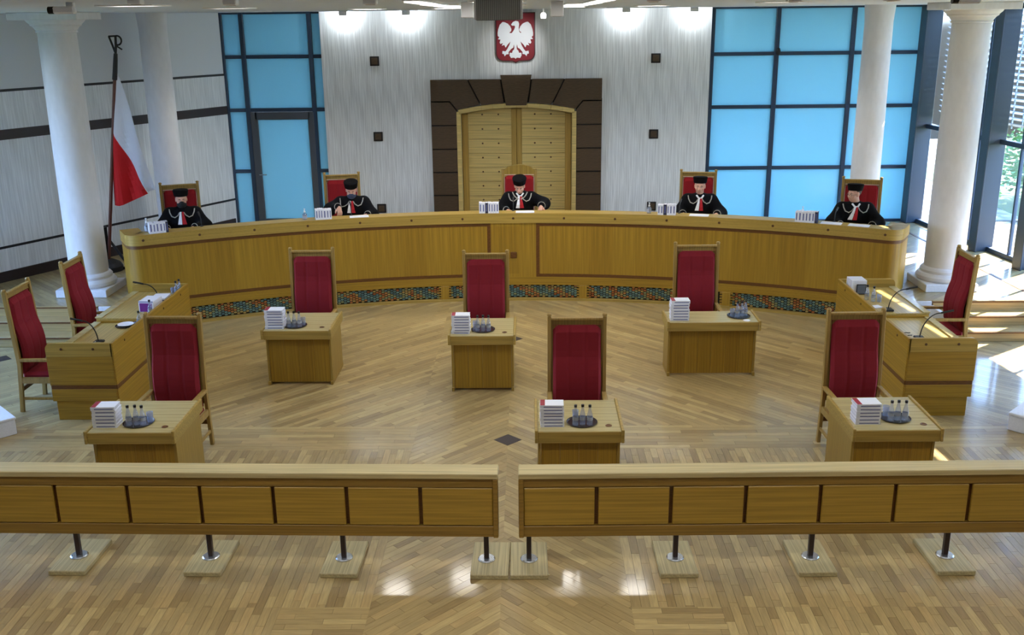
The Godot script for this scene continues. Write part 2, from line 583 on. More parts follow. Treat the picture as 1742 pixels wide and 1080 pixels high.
func room() -> void:
	# floor slab and dais
	var fl := structure("floor", "oak parquet floor laid in diagonal chevrons with straight borders")
	part(fl, "slab", MB.new().box(Vector3(0, -0.155, -8.5), Vector3(26, 0.3, 24)), M.floor_base)
	var da := structure("floor", "raised parquet dais behind the curved bench")
	var poly := PackedVector2Array()
	for i in 25:
		var p := arc(lerpf(-29.5, 29.5, i / 24.0), BR + 0.15, 0)
		poly.append(Vector2(p.x, -p.z))
	poly.append(Vector2(6.0, 14.16))
	poly.append(Vector2(9.6, 14.16))
	poly.append(Vector2(9.6, 20.6))
	poly.append(Vector2(-9.6, 20.6))
	poly.append(Vector2(-9.6, 14.16))
	poly.append(Vector2(-6.0, 14.16))
	var lay := Transform3D(Basis(Vector3.RIGHT, Vector3(0, 0, -1), Vector3.UP), Vector3.ZERO)
	part(da, "slab", MB.new().prism(poly, 0.0, DAIS - 0.006, lay), M.floor_base)
	for s in [-1.0, 1.0]:
		var x0 := 6.15
		var st := structure("floor", "shallow wooden steps up to the dais on the %s side" % ("window" if s > 0 else "flag"))
		for k in 2:
			part(st, "step", MB.new().box(Vector3(s * (x0 + 1.6), 0.075 + 0.15 * k * 0.5, -13.88 - 0.14 + 0.14 * (1 - k)) + Vector3(0, 0.0, 0.0), Vector3(3.2, 0.15 * (k + 1), 0.28 + 0.28 * (1 - k)), 0.006), M.step_wood)
			part(st, "nosing", MB.new().box(Vector3(s * (x0 + 1.6), 0.15 * (k + 1) - 0.02, -13.6 - 0.28 * k + 0.006), Vector3(3.2, 0.02, 0.012)), M.inlay)
		part(st, "top_riser", MB.new().box(Vector3(s * 7.75, DAIS - 0.077, -14.153), Vector3(3.2, 0.15, 0.02), 0.002), M.step_wood)
		part(st, "riser", MB.new().box(Vector3(s * 7.6, DAIS - 0.02, -14.145), Vector3(3.3, 0.02, 0.012)), M.inlay)
		part(st, "front_panel", MB.new().box(Vector3(s * 5.95, DAIS * 0.5, -14.15), Vector3(0.36, DAIS - 0.01, 0.03), 0.004), M.stone_pale)
		part(st, "cheek", MB.new().box(Vector3(s * 6.12, 0.2, -13.84), Vector3(0.06, 0.4, 0.5), 0.006), M.stone_pale)
	# walls
	var wb := structure("wall_back", "pale streaked plaster wall behind the judges")
	var open := PackedVector2Array([Vector2(-3.75, 0), Vector2(-1.13, 0), Vector2(-1.13, 2.66)])
	for i in 9:
		var u := lerpf(-1.13, 1.13, (i + 1) / 10.0)
		open.append(Vector2(u, 2.66 + 0.13 * (1.0 - pow(u / 1.13, 2.0))))
	open.append_array(PackedVector2Array([Vector2(1.13, 2.66), Vector2(1.13, 0), Vector2(3.78, 0), Vector2(3.78, CEIL), Vector2(-3.75, CEIL)]))
	part(wb, "panel", MB.new().prism(open, -0.4, 0.0, Transform3D(Basis(), Vector3(0, 0, -20.0))), M.wall)
	for x in [-2.72, 2.73]:
		for y in [3.69, 2.24, 0.80]:
			part(wb, "plate", MB.new().box(Vector3(x, y, -19.99), Vector3(0.18, 0.18, 0.03), 0.006), M.wenge_dark)
			part(wb, "plate_face", MB.new().box(Vector3(x, y, -19.974), Vector3(0.12, 0.12, 0.012), 0.004), M.wenge)
	var wl := structure("wall_left", "slanting pale wall with dark horizontal bands beside the flag")
	var dl := (WL1 - WL0)
	var ang := atan2(-dl.y, dl.x)
	var bs := Basis(Vector3.UP, ang)
	var along := dl.length()
	var wallbox := func(y0: float, y1: float, out: float, mat: Material, called: String):
		var thick := 0.2 + out
		part(wl, called, MB.new().box(wall_left_point(0.5, (y0 + y1) * 0.5, out - thick * 0.5), Vector3(along + 0.1, y1 - y0, thick), 0.0, bs), mat)
	wallbox.call(0.0, 3.44, 0.0, M.wall, "panel")
	wallbox.call(3.48, CEIL, -0.01, M.plaster, "upper_panel")
	wallbox.call(3.44, 3.48, 0.004, M.dark_line, "groove_strip")
	wallbox.call(2.70, 2.86, 0.008, M.dark_band, "band")
	wallbox.call(0.985, 1.025, 0.006, M.dark_line, "groove_strip")
	var bb := structure("baseboard_left", "dark baseboard along the slanting left wall")
	part(bb, "board", MB.new().box(wall_left_point(0.5, DAIS + 0.085, 0.012), Vector3(along, 0.17, 0.03), 0.004, bs), M.dark_band)
	var ws := structure("wall_side", "plain left side wall nearer the public")
	part(ws, "sill_panel", MB.new().box(Vector3(-9.2, 0.4, -5.6), Vector3(0.2, 0.8, 17.3)), M.plaster)
	part(ws, "head_panel", MB.new().box(Vector3(-9.2, CEIL - 0.2, -5.6), Vector3(0.2, 0.4, 17.3)), M.plaster)
	part(ws, "end_panel", MB.new().box(Vector3(-9.2, CEIL * 0.5, -13.9), Vector3(0.2, CEIL, 0.8)), M.plaster)
	part(ws, "end_panel", MB.new().box(Vector3(-9.2, CEIL * 0.5, -2.98), Vector3(0.2, CEIL, 12.16)), M.plaster)
	var w4 := structure("window_4", "tall windows in the left side wall nearer the public")
	for i in 4:
		part(w4, "mullion", MB.new().box(Vector3(-9.2, 2.5, -13.5 + 1.48 * i), Vector3(0.14, 3.5, 0.09), 0.008), M.frame)
	for i in 3:
		part(w4, "pane", MB.new().box(Vector3(-9.2, 2.5, -12.76 + 1.48 * i), Vector3(0.012, 3.5, 1.4)), M.glass)
	var wr := structure("wall_right", "plain right side wall nearer the public")
	part(wr, "panel", MB.new().box(Vector3(9.35, CEIL * 0.5, -2.6), Vector3(0.2, CEIL, 11.2)), M.plaster)
	var wf := structure("wall_front", "plain wall behind the public seats")
	part(wf, "panel", MB.new().box(Vector3(0, CEIL * 0.5, 3.1), Vector3(19, CEIL, 0.2)), M.plaster)
	var ce := structure("ceiling", "flat pale grey ceiling")
	var cp := PackedVector2Array([Vector2(-9.6, -3.4), Vector2(9.45, -3.4), Vector2(9.45, 8.1), Vector2(cw(-8.1) + 0.25, 8.1), Vector2(cw(-20.4) + 0.25, 20.4), Vector2(-9.6, 20.4)])
	part(ce, "slab", MB.new().prism(cp, CEIL, CEIL + 0.3, Transform3D(Basis(Vector3.RIGHT, Vector3(0, 0, -1), Vector3.UP), Vector3.ZERO)), M.ceiling)

# ------------------------------------------------------------------ parquet
func plank_poly(region: PackedVector2Array, dir: Vector2, w: float, l: float, stagger: float, out: Array) -> void:
	# rows of planks of width w and length l along dir, clipped to region; each entry is [polygon, centre, dir, whole]
	var nn := Vector2(-dir.y, dir.x)
	var lo := Vector2(1e9, 1e9)
	var hi := -lo
	for p in region:
		var q := Vector2(p.dot(dir), p.dot(nn))
		lo = lo.min(q)
		hi = hi.max(q)
	var row := int(floor(lo.y / w))
	while row * w < hi.y:
		var x := floorf(lo.x / l) * l + l * fposmod(row * stagger, 1.0) - l
		while x < hi.x:
			var g := 0.0011
			var ll := l
			var a := [Vector2(x + g, row * w + g), Vector2(x + ll - g, row * w + g), Vector2(x + ll - g, (row + 1) * w - g), Vector2(x + g, (row + 1) * w - g)]
			var pl := PackedVector2Array()
			for q in a:
				pl.append(dir * q.x + nn * q.y)
			var inside := true
			var any := false
			for p in pl:
				if Geometry2D.is_point_in_polygon(p, region):
					any = true
				else:
					inside = false
			if inside:
				out.append([pl, (pl[0] + pl[2]) * 0.5, dir, true])
			else:
				for cp in Geometry2D.intersect_polygons(pl, region):
					out.append([cp, (pl[0] + pl[2]) * 0.5, dir, false])
			x += ll
		row += 1

func plank_tone(k: int) -> Color:
	# linear base colours
	var b := Color(0.43, 0.31, 0.132)
	var f: float = [0.74, 0.86, 0.94, 1.0, 1.05, 1.12, 1.22][k]
	var w: float = [0.97, 1.0, 1.02, 1.0, 1.0, 0.98, 1.03][k]
	return Color(b.r * f, b.g * f * w, b.b * f * w * w)

func add_plank(mb: MB, pl: PackedVector2Array, ctr: Vector2, dir: Vector2, y: float, uo: Vector2, depth := 0.006) -> void:
	var nn := Vector2(-dir.y, dir.x)
	var start := mb.v.size()
	for i in range(1, pl.size() - 1):
		mb.tri(Vector3(pl[0].x, y, pl[0].y), Vector3(pl[i].x, y, pl[i].y), Vector3(pl[i + 1].x, y, pl[i + 1].y), Vector3.UP)
	for i in pl.size():
		var p := pl[i]
		var q := pl[(i + 1) % pl.size()]
		var e := (q - p).normalized()
		var sn := Vector2(e.y, -e.x)
		if sn.dot((p + q) * 0.5 - ctr) < 0:
			sn = -sn
		mb.quad(Vector3(p.x, y, p.y), Vector3(q.x, y, q.y), Vector3(q.x, y - depth, q.y), Vector3(p.x, y - depth, p.y), Vector3(sn.x, 0, sn.y))
	for i in range(start, mb.v.size()):
		var p2 := Vector2(mb.v[i].x, mb.v[i].z) - ctr
		mb.t[i] = Vector2(p2.dot(dir) * 0.6, p2.dot(nn) * 7.0) + uo

func floor_planks() -> void:
	var fl: Node3D = get_node("floor")
	var all := []
	var r2 := 1.0 / sqrt(2.0)
	for s in [-1.0, 1.0]:
		var rect := func(x0: float, x1: float, z0: float, z1: float) -> PackedVector2Array:
			return PackedVector2Array([Vector2(s * x0, z0), Vector2(s * x1, z0), Vector2(s * x1, z1), Vector2(s * x0, z1)])
		var diag := Vector2(-s * r2, -r2)
		# middle aisle of chevrons
		plank_poly(rect.call(0.0, 1.04, -16.2, -5.4), diag, 0.075, 0.62, 0.37, all)
		# straight border strip, then field of strips running away from the public
		plank_poly(rect.call(1.04, 1.12, -10.05, -6.95), Vector2(0, 1), 0.08, 0.62, 0.0, all)
		plank_poly(rect.call(1.12, 9.2, -9.98, -6.95), Vector2(0, 1), 0.07, 0.42, 0.618, all)
		plank_poly(rect.call(1.04, 1.75, -6.95, -5.4), Vector2(1, 0), 0.07, 0.52, 0.45, all)
		plank_poly(rect.call(1.75, 9.2, -6.95, -5.4), Vector2(0, 1), 0.07, 0.42, 0.618, all)
		# cross border and the diagonal field round the desks
		plank_poly(rect.call(1.04, 9.2, -10.62, -10.05 + 0.07), Vector2(1, 0), 0.08, 0.85, 0.41, all)
		plank_poly(rect.call(1.04, 9.2, -16.2, -10.62), diag, 0.075, 0.75, 0.37, all)
	# seen planks: the nearest 300 whole ones as pieces, the others joined
	var cand := []
	for i in all.size():
		var e: Array = all[i]
		var ctr: Vector2 = e[1]
		if e[3] and ctr.y < -6.62 and absf(ctr.x - 0.2) < absf(ctr.y) * 0.52:
			cand.append([ctr.y * ctr.y + ctr.x * ctr.x, i])
	cand.sort()
	var single := {}
	for i in min(290, cand.size()):
		single[cand[i][1]] = true
	var rest := MB.new()
	var shared := {}
	for i in all.size():
		var e: Array = all[i]
		var pl: PackedVector2Array = e[0]
		var ctr: Vector2 = e[1]
		var tone := rng.randi_range(0, 6)
		var uo := Vector2(rng.randf(), rng.randf())
		if single.has(i):
			var key := "%.3f_%.3f_%.2f_%d" % [e[2].x, e[2].y, pl[0].distance_to(pl[1]), tone]
			if not shared.has(key):
				var mb := MB.new()
				mb.col = plank_tone(tone)
				var loc := PackedVector2Array()
				for p in pl:
					loc.append(p - ctr)
				add_plank(mb, loc, Vector2.ZERO, e[2], 0.0, uo)
				shared[key] = mb.mesh()
			var o := part_m(fl, "plank", shared[key], M.plank)
			o.position = Vector3(ctr.x, 0, ctr.y)
		else:
			rest.col = plank_tone(tone)
			add_plank(rest, pl, ctr, e[2], 0.0, uo)
	var r := part(fl, "parquet_planks", rest, M.plank)
	r.set_meta("kind", "stuff")
	# dark diamonds let into the axis and by the left steps
	for p in [Vector2(0, -10.23), Vector2(0, -13.86), Vector2(-7.12, -13.08), Vector2(7.12, -13.08)]:
		var d := PackedVector2Array([Vector2(-0.155, 0), Vector2(0, 0.155), Vector2(0.155, 0), Vector2(0, -0.155)])
		var mb := MB.new().prism(d, -0.004, 0.0015, Transform3D(Basis(Vector3.RIGHT, Vector3(0, 0, -1), Vector3.UP), Vector3.ZERO))
		var o := part(fl, "diamond_inlay", mb, M.dark_band)
		o.position = Vector3(p.x, 0, p.y)
	# dais boards
	var da: Node3D = get_node("floor_001")
	var dp := []
	for s in [-1.0, 1.0]:
		plank_poly(PackedVector2Array([Vector2(s * 9.5, -14.16), Vector2(s * 5.75, -14.16), Vector2(s * 5.2, -15.6), Vector2(s * 3.2, -16.5), Vector2(s * 3.2, -20), Vector2(s * 9.5, -20)]), Vector2(s * r2, -r2), 0.08, 0.7, 0.37, dp)
	var dm := MB.new()
	for e in dp:
		dm.col = plank_tone(rng.randi_range(0, 6))
		add_plank(dm, e[0], e[1], e[2], DAIS, Vector2(rng.randf(), rng.randf()), 0.006)
	part(da, "parquet_planks", dm, M.plank).set_meta("kind", "stuff")
	var ln := MB.new()
	ln.bar(Vector3(7.5, DAIS + 0.002, -19.4), Vector3(7.72, DAIS + 0.002, -14.3), 0.05, 0.006)
	part(da, "border_strip", ln, M.inlay)

# ------------------------------------------------------------------ light fittings
func ceiling_lights() -> void:
	# four small bright panels over the bench axis, then the recessed downlights of the court and the public side
	var words := ["outer left", "inner left", "inner right", "outer right"]
	for i in 4:
		panel_light(Vector3([-1.97, -0.87, 0.87, 1.97][i], CEIL, [-14.5, -14.9, -14.9, -14.5][i]), 0.40, 0.55, 0.0, 3.2, "small bright ceiling panel before the bench, %s of four" % words[i], true)
	var col := ["far left", "left", "middle", "right", "far right"]
	var row := ["over the back desks", "over the front desks", "over the barrier", "over the public side"]
	for j in 4:
		for i in 5:
			panel_light(Vector3([-6.0, -3.0, 0.0, 3.0, 6.0][i], CEIL, [-11.4, -8.6, -5.4, -1.8][j]), 0.42, 0.42, 0.0, [2.3, 2.45, 5.2, 11.0][j] * (0.55 if absf([-6.0, -3.0, 0.0, 3.0, 6.0][i]) > 5.0 and j < 3 else 1.0), "square recessed ceiling light %s, %s" % [row[j], col[i]], false)
	for i in 4:
		panel_light(Vector3([-4.2, -1.4, 1.4, 4.2][i], CEIL, -17.4), 0.26, 0.26, 0.0, 4.4, "small square ceiling light over the judges, %s of four" % ["leftmost", "second", "third", "rightmost"][i], false, true)
	var cas := [[-0.58, -8.2, 0.10], [-0.62, -9.8, 0.12], [-0.585, -11.4, 0.23], [0.765, -11.4, 0.23], [0.84, -9.8, 0.10], [0.825, -8.2, 0.08]]
	for i in 6:
		var cz: Array = cas[i]
		var t := thing("light_cassette", "white luminous ceiling cassette %s of the hanging unit, %s step" % ["left" if i < 3 else "right", ["nearest", "middle", "farthest", "farthest", "middle", "nearest"][i]], "ceiling light", Vector3(cz[0], CEIL, cz[1]), 0.0, "stepped luminous cassettes")
		part(t, "rim", MB.new().box(Vector3(0, -0.006, 0), Vector3(cz[2] + 0.02, 0.012, 1.6)), M.lamp_white)
		part(t, "diffuser", MB.new().box(Vector3(0, -0.016, 0), Vector3(cz[2], 0.012, 1.58)), M.glow)
		var al := AreaLight3D.new()
		al.area_size = Vector2(cz[2], 1.5)
		al.position = Vector3(0, -0.03, 0)
		al.rotation_degrees = Vector3(-90, 0, 0)
		al.light_energy = 0.3
		al.area_range = 40.0
		al.area_attenuation = 2.0
		al.shadow_enabled = true
		t.add_child(al)
	# wall washers over the plaster wall
	for x in [-3.25, -2.05, 2.12, 3.4]:
		var w := thing("wall_washer", "small recessed ceiling spotlight washing the pale wall, %s" % ("beside the blue door" if x < -3 else "left of the coat of arms" if x < 0 else "right of the coat of arms" if x < 3 else "beside the large blue window"), "spotlight", Vector3(x, CEIL, -19.84), 0.0, "wall washing spotlights")
		part(w, "ring", MB.new().lathe([Vector2(0.045, 0.0), Vector2(0.045, -0.006), Vector2(0.065, -0.006), Vector2(0.065, 0.0)], 20), M.lamp_white)
		part(w, "bulb", MB.new().lathe([Vector2(0.0, -0.005), Vector2(0.045, -0.005), Vector2(0.045, 0.0), Vector2(0, 0)], 16), M.glow)
		part(w, "hood", MB.new().box(Vector3(0, -0.04, 0.07), Vector3(0.16, 0.08, 0.012), 0.003), M.lamp_white)
		var sp := OmniLight3D.new()
		sp.position = Vector3(0, -0.03, 0)
		sp.light_energy = 0.5
		sp.light_color = Color(0.95, 0.98, 1.0)
		sp.light_size = 0.02
		sp.omni_range = 30.0
		sp.omni_attenuation = 2.0
		sp.shadow_enabled = true
		w.add_child(sp)

func panel_light(p: Vector3, sx: float, sz: float, turn: float, energy: float, label: String, bright: bool, soft := false) -> void:
	var t := thing("ceiling_light", label, "ceiling light", p, turn, "luminous ceiling panels")
	var fr := MB.new()
	for s in [-1.0, 1.0]:
		fr.box(Vector3(s * (sx * 0.5 + 0.012), -0.004, 0), Vector3(0.024, 0.014, sz + 0.048), 0.002)
		fr.box(Vector3(0, -0.004, s * (sz * 0.5 + 0.012)), Vector3(sx, 0.014, 0.024), 0.002)
	part(t, "frame", fr, M.lamp_white)
	part(t, "diffuser", MB.new().box(Vector3(0, -0.003, 0), Vector3(sx, 0.008, sz)), M.glow_bright if bright else M.glow_soft if soft else M.glow)
	var sp := SpotLight3D.new()
	sp.position = Vector3(0, -0.03, 0)
	sp.rotation_degrees = Vector3(-90, 0, 0)
	sp.spot_angle = 62.0
	sp.spot_angle_attenuation = 0.7
	sp.light_energy = energy
	sp.light_color = Color(1.0, 0.99, 0.98)
	sp.light_size = 0.2
	sp.spot_range = 40.0
	sp.spot_attenuation = 2.0
	sp.shadow_enabled = true
	t.add_child(sp)

# ------------------------------------------------------------------ portal and door
func portal() -> void:
	var t := thing("door_surround", "dark brown rusticated surround of blocks with keystone around the double door", "door surround", Vector3(0.025, 0, -19.968))
	var g := 0.013
	var blk := func(pts: Array, d := 0.09):
		var p := PackedVector2Array(pts)
		var sh := Geometry2D.offset_polygon(p, -g)
		part(t, "block", MB.new().prism(sh[0] if sh.size() > 0 else p, 0.0, d), M.wenge)
	var xo := 1.68
	var xi := 1.16
	for s in [-1.0, 1.0]:
		var ys := [0.46, 0.61, 1.07, 1.53, 1.99, 2.45]
		for i in 5:
			blk.call([Vector2(s * xo, ys[i]), Vector2(s * xi, ys[i]), Vector2(s * xi, ys[i + 1]), Vector2(s * xo, ys[i + 1])])
		blk.call([Vector2(s * xo, 2.45), Vector2(s * xi, 2.45), Vector2(s * xi, 2.74), Vector2(s * 1.30, 2.91), Vector2(s * xo, 2.91)])
		blk.call([Vector2(s * xo, 2.91), Vector2(s * 1.30, 2.91), Vector2(s * xi, 2.74), Vector2(s * 0.9, 2.80), Vector2(s * 0.69, 2.83), Vector2(s * 0.95, 3.34), Vector2(s * xo, 3.34)])
		blk.call([Vector2(s * 0.69, 2.83), Vector2(s * 0.23, 2.87), Vector2(s * 0.30, 3.34), Vector2(s * 0.95, 3.34)])
	blk.call([Vector2(-0.21, 2.82), Vector2(0.21, 2.82), Vector2(0.315, 3.42), Vector2(-0.315, 3.42)], 0.13)
	var back := MB.new()
	for s in [-1.0, 1.0]:
		back.box(Vector3(s * 1.42, 1.7, 0.02), Vector3(0.51, 2.5, 0.04))
	back.box(Vector3(0, 3.1, 0.02), Vector3(3.3, 0.44, 0.04))
	part(t, "joint_backing", back, M.wenge_dark)
	# pale casing round the opening
	var d := structure("door_1", "double oak door with rows of dark studs under a low arch")
	d.position = Vector3(0.025, 0, -20.0)
	var path := [Vector2(-1.13, DAIS), Vector2(-1.13, 2.71)]
	for i in 11:
		var u := lerpf(-1.13, 1.13, i / 10.0)
		path.append(Vector2(u, 2.71 + 0.12 * (1.0 - pow(u / 1.13, 2.0))))
	path.append(Vector2(1.13, 2.71))
	path.append(Vector2(1.13, DAIS))
	var cs := MB.new()
	for i in path.size() - 1:
		var a: Vector2 = path[i]
		var b: Vector2 = path[i + 1]
		if a.distance_to(b) > 0.01:
			cs.bar(Vector3(a.x, a.y, 0.0), Vector3(b.x, b.y, 0.0), 0.28, 0.085, 0.005, Vector3(0, 0, 1).cross((Vector3(b.x - a.x, b.y - a.y, 0)).normalized()))
	part(d, "casing", cs, M.door_oak)
	for s in [-1.0, 1.0]:
		var lf := Node3D.new()
		lf.name = "leaf"
		d.add_child(lf, true)
		var st := MB.new()
		st.box(Vector3(s * 0.055, 1.6, -0.1), Vector3(0.1, 2.3, 0.05), 0.006)
		st.box(Vector3(s * 1.02, 1.55, -0.1), Vector3(0.12, 2.2, 0.05), 0.006)
		part(lf, "stile", st, M.door_stile)
		var y := 0.46
		var k := 0
		while y < 2.7:
			var y1 := y + 0.283
			var pts := PackedVector2Array([Vector2(0.105, y + 0.004), Vector2(0.96, y + 0.004), Vector2(0.96, y1 - 0.004), Vector2(0.105, y1 - 0.004)])
			if y1 > 2.6:
				pts = PackedVector2Array([Vector2(0.105, y + 0.004), Vector2(0.96, y + 0.004), Vector2(0.96, 2.67), Vector2(0.53, 2.74), Vector2(0.105, 2.77)])
				y1 = 3.0
			for i in pts.size():
				pts[i].x *= s
			var bd := part(lf, "board", MB.new().prism(pts, -0.12, -0.085), M.door_oak)
			if y < 2.6:
				var sd := MB.new()
				for x in [0.36, 0.68]:
					sd.lathe([Vector2(0.017, 0.0), Vector2(0.015, 0.008), Vector2(0.0, 0.011)], 8, Transform3D(Basis(Vector3.RIGHT, PI / 2), Vector3(s * x, y + 0.2, -0.085)))
				part(bd, "studs", sd, M.stud)
			y = y1
			k += 1
		part(lf, "backing", MB.new().box(Vector3(s * 0.55, 1.6, -0.15), Vector3(1.1, 2.4, 0.04)), M.door_stile)

# ------------------------------------------------------------------ glazed partitions
func glazed(o: Node3D, xs: Array, ys: Array, z: float, fw: float, mat_pane: Material, posts := true) -> void:
	for i in (xs.size() if posts else 0):
		part(o, "mullion", MB.new().box(Vector3(xs[i], (ys[0] + ys[-1]) * 0.5, z), Vector3(fw, ys[-1] - ys[0], 0.12), 0.008), M.frame)
	for i in xs.size() - 1:
		for j in ys.size():
			part(o, "transom", MB.new().box(Vector3((xs[i] + xs[i + 1]) * 0.5, ys[j], z), Vector3(xs[i + 1] - xs[i] - fw, fw * 0.8, 0.1), 0.006), M.frame)
	for i in xs.size() - 1:
		for j in ys.size() - 1:
			part(o, "pane", MB.new().box(Vector3((xs[i] + xs[i + 1]) * 0.5, (ys[j] + ys[j + 1]) * 0.5, z), Vector3(xs[i + 1] - xs[i] - fw + 0.02, ys[j + 1] - ys[j] - fw * 0.8 + 0.02, 0.012)), mat_pane)

func partitions() -> void:
	var z := -20.12
	var w1 := structure("window_1", "blue frosted glass screen with dark frames left of the pale wall")
	for bay in [[-5.70, -5.29], [-3.97, -3.72]]:
		glazed(w1, bay, [DAIS, 1.56, 2.77, 3.79, CEIL], z, 0.085, M.frost)
	glazed(w1, [-5.29, -3.97], [2.77, 3.79, CEIL], z, 0.085, M.frost, false)
	var d2 := structure("door_2", "blue frosted glass door in a dark metal frame")
	var fr := MB.new()
	for s in [[-5.18, 0.14], [-4.05, 0.12]]:
		fr.box(Vector3(s[0], 1.58, z + 0.02), Vector3(s[1], 2.3, 0.1), 0.01)
	fr.box(Vector3(-4.62, 2.655, z + 0.02), Vector3(1.1, 0.15, 0.1), 0.01)
	fr.box(Vector3(-4.62, 0.52, z + 0.02), Vector3(1.1, 0.14, 0.1), 0.01)
	part(d2, "frame", fr, M.door_metal)
	part(d2, "pane", MB.new().box(Vector3(-4.62, 1.58, z + 0.02), Vector3(1.02, 2.02, 0.012)), M.frost)
	part(d2, "handle", MB.new().tube([Vector3(-5.14, 1.5, z + 0.06), Vector3(-5.14, 1.5, z + 0.13), Vector3(-5.0, 1.5, z + 0.13)], 0.012), M.steel)
	var w2 := structure("window_2", "large bright blue frosted glass screen with dark frames right of the pale wall")
	glazed(w2, [3.82, 5.07, 6.52, 7.86], [DAIS, 1.54, 2.74, 3.75, CEIL], z, 0.085, M.frost)
	var jt := thing("window_camera", "small dark camera knob on the window frame crossing", "camera", Vector3(5.09, 3.76, z + 0.08))
	part(jt, "body", MB.new().lathe([Vector2(0, -0.04), Vector2(0.04, -0.02), Vector2(0.045, 0.04), Vector2(0.03, 0.09), Vector2(0, 0.1)], 14), M.black)

# ------------------------------------------------------------------ curtain wall on the window side
func cw(z: float) -> float:
	return lerpf(7.92, 9.25, (z + 20.1) / 12.0)

func curtain_wall() -> void:
	var o := structure("window_3", "tall clear glass curtain wall with deep dark blue fins")
	var zs := [-19.9, -18.55, -17.35, -16.0, -14.6, -13.2, -11.8, -10.4, -9.0, -8.1]
	var dirv := Vector3(cw(-8.1) - cw(-20.1), 0, 12.0).normalized()
	var bs := Basis(dirv.cross(Vector3.UP).normalized() * -1.0, Vector3.UP, dirv)
	for z in zs:
		var p := Vector3(cw(z), (DAIS + CEIL) * 0.5, z)
		part(o, "fin", MB.new().box(p, Vector3(0.34, CEIL - DAIS, 0.13), 0.01, bs), M.fin)
		part(o, "fin_flange", MB.new().box(p + bs.x * -0.17, Vector3(0.03, CEIL - DAIS, 0.24), 0.006, bs), M.fin)
	for i in zs.size() - 1:
		var a := Vector3(cw(zs[i]), 0, zs[i])
		var b := Vector3(cw(zs[i + 1]), 0, zs[i + 1])
		var m := (a + b) * 0.5 + bs.x * 0.1
		var l := a.distance_to(b) - 0.12
		for y in [0.49, 2.36, CEIL - 0.05]:
			part(o, "transom", MB.new().box(m + Vector3(0, y, 0), Vector3(0.1, 0.08, l), 0.006, bs), M.frame)
		part(o, "thin_mullion", MB.new().box(m + Vector3(0, 2.5, 0), Vector3(0.06, 4.1, 0.04), 0.004, bs), M.frame)
		for y in [[0.49, 2.36], [2.36, CEIL - 0.05]]:
			part(o, "pane", MB.new().box(m + Vector3(0, (y[0] + y[1]) * 0.5, 0), Vector3(0.012, y[1] - y[0] - 0.08, l)), M.glass)
	# the sill carried along the floor, down to the lower floor in front of the dais
	part(o, "sill", MB.new().box(Vector3((cw(-8.1) + cw(-14.16)) * 0.5, 0.22, -11.1), Vector3(0.3, 0.46, 6.3), 0.0, bs), M.frame)
	# louvres outside the upper panes
	for i in zs.size() - 1:
		var a := Vector3(cw(zs[i]), 0, zs[i])
		var b := Vector3(cw(zs[i + 1]), 0, zs[i + 1])
		var m := (a + b) * 0.5 + bs.x * 0.36
		var t := thing("outdoor_blind", "pale louvre slats outside the upper panes, %s bay from the blue window" % ["first", "second", "third", "fourth", "fifth", "sixth", "seventh", "eighth", "ninth"][i], "blind", m, bs.get_euler().y, "outdoor blinds")
		var mesh := MB.new().box(Vector3.ZERO, Vector3(0.1, 0.012, a.distance_to(b) - 0.004), 0.0, Basis(Vector3.BACK, deg_to_rad(-32))).mesh()
		for k in 20:
			var s := part_m(t, "slat", mesh, M.slat)
			s.position = Vector3(0, 2.62 + 0.105 * k, 0)
		for e in [-0.5, 0.5]:
			part(t, "cord_rail", MB.new().box(Vector3(0, 3.6, e * (a.distance_to(b) - 0.3)), Vector3(0.02, 2.1, 0.02)), M.slat)

# ------------------------------------------------------------------ columns
func columns() -> void:
	var mk := func(called_label: String, x: float, z: float, r: float, big: bool):
		var t := thing("column", called_label, "column", Vector3(x, DAIS, z), 0.0, "round white columns")
		var h := CEIL - DAIS
		part(t, "plinth", MB.new().box(Vector3(0, 0.06, 0), Vector3(r * 2.75, 0.12, r * 2.75), 0.01), M.stone_pale)
		part(t, "base", MB.new().lathe([Vector2(0, 0.12), Vector2(r * 1.28, 0.12), Vector2(r * 1.36, 0.15), Vector2(r * 1.36, 0.19), Vector2(r * 1.26, 0.23), Vector2(r * 1.16, 0.24), Vector2(r * 1.18, 0.28), Vector2(r * 1.1, 0.31), Vector2(r, 0.33), Vector2(0, 0.33)], 40), M.column)
		var sh := []
		for i in 13:
			var u := i / 12.0
			sh.append(Vector2(r * lerpf(1.0, 0.93, u * u), lerpf(0.33, h - 0.28, u)))
		part(t, "shaft", MB.new().lathe(sh, 40), M.column)
		if big:
			part(t, "capital", MB.new().lathe([Vector2(r * 0.93, h - 0.285), Vector2(r * 1.0, h - 0.28), Vector2(r * 1.0, h - 0.26), Vector2(r * 0.97, h - 0.25), Vector2(r * 1.1, h - 0.2), Vector2(r * 1.22, h - 0.18), Vector2(r * 1.22, h - 0.165), Vector2(r * 1.36, h - 0.13), Vector2(r * 1.42, h - 0.105), Vector2(0, h - 0.105)], 40), M.column)
			part(t, "abacus", MB.new().box(Vector3(0, h - 0.052, 0), Vector3(r * 3.5, 0.104, r * 3.0), 0.008), M.column)
		else:
			part(t, "capital", MB.new().lathe([Vector2(r * 0.93, h - 0.285), Vector2(r * 1.0, h - 0.05), Vector2(r * 1.02, h - 0.001)], 40), M.column)
	mk.call("nearer white column with moulded capital in front of the flag", -6.58, -15.0, 0.285, true)
	mk.call("nearer white column with moulded capital in front of the sunny windows", 6.60, -15.0, 0.285, true)
	mk.call("farther plain white column against the slanting wall behind the flag", -6.15, -17.7, 0.25, false)
	mk.call("farther plain white column before the blue window, behind a judge", 6.22, -17.8, 0.25, false)

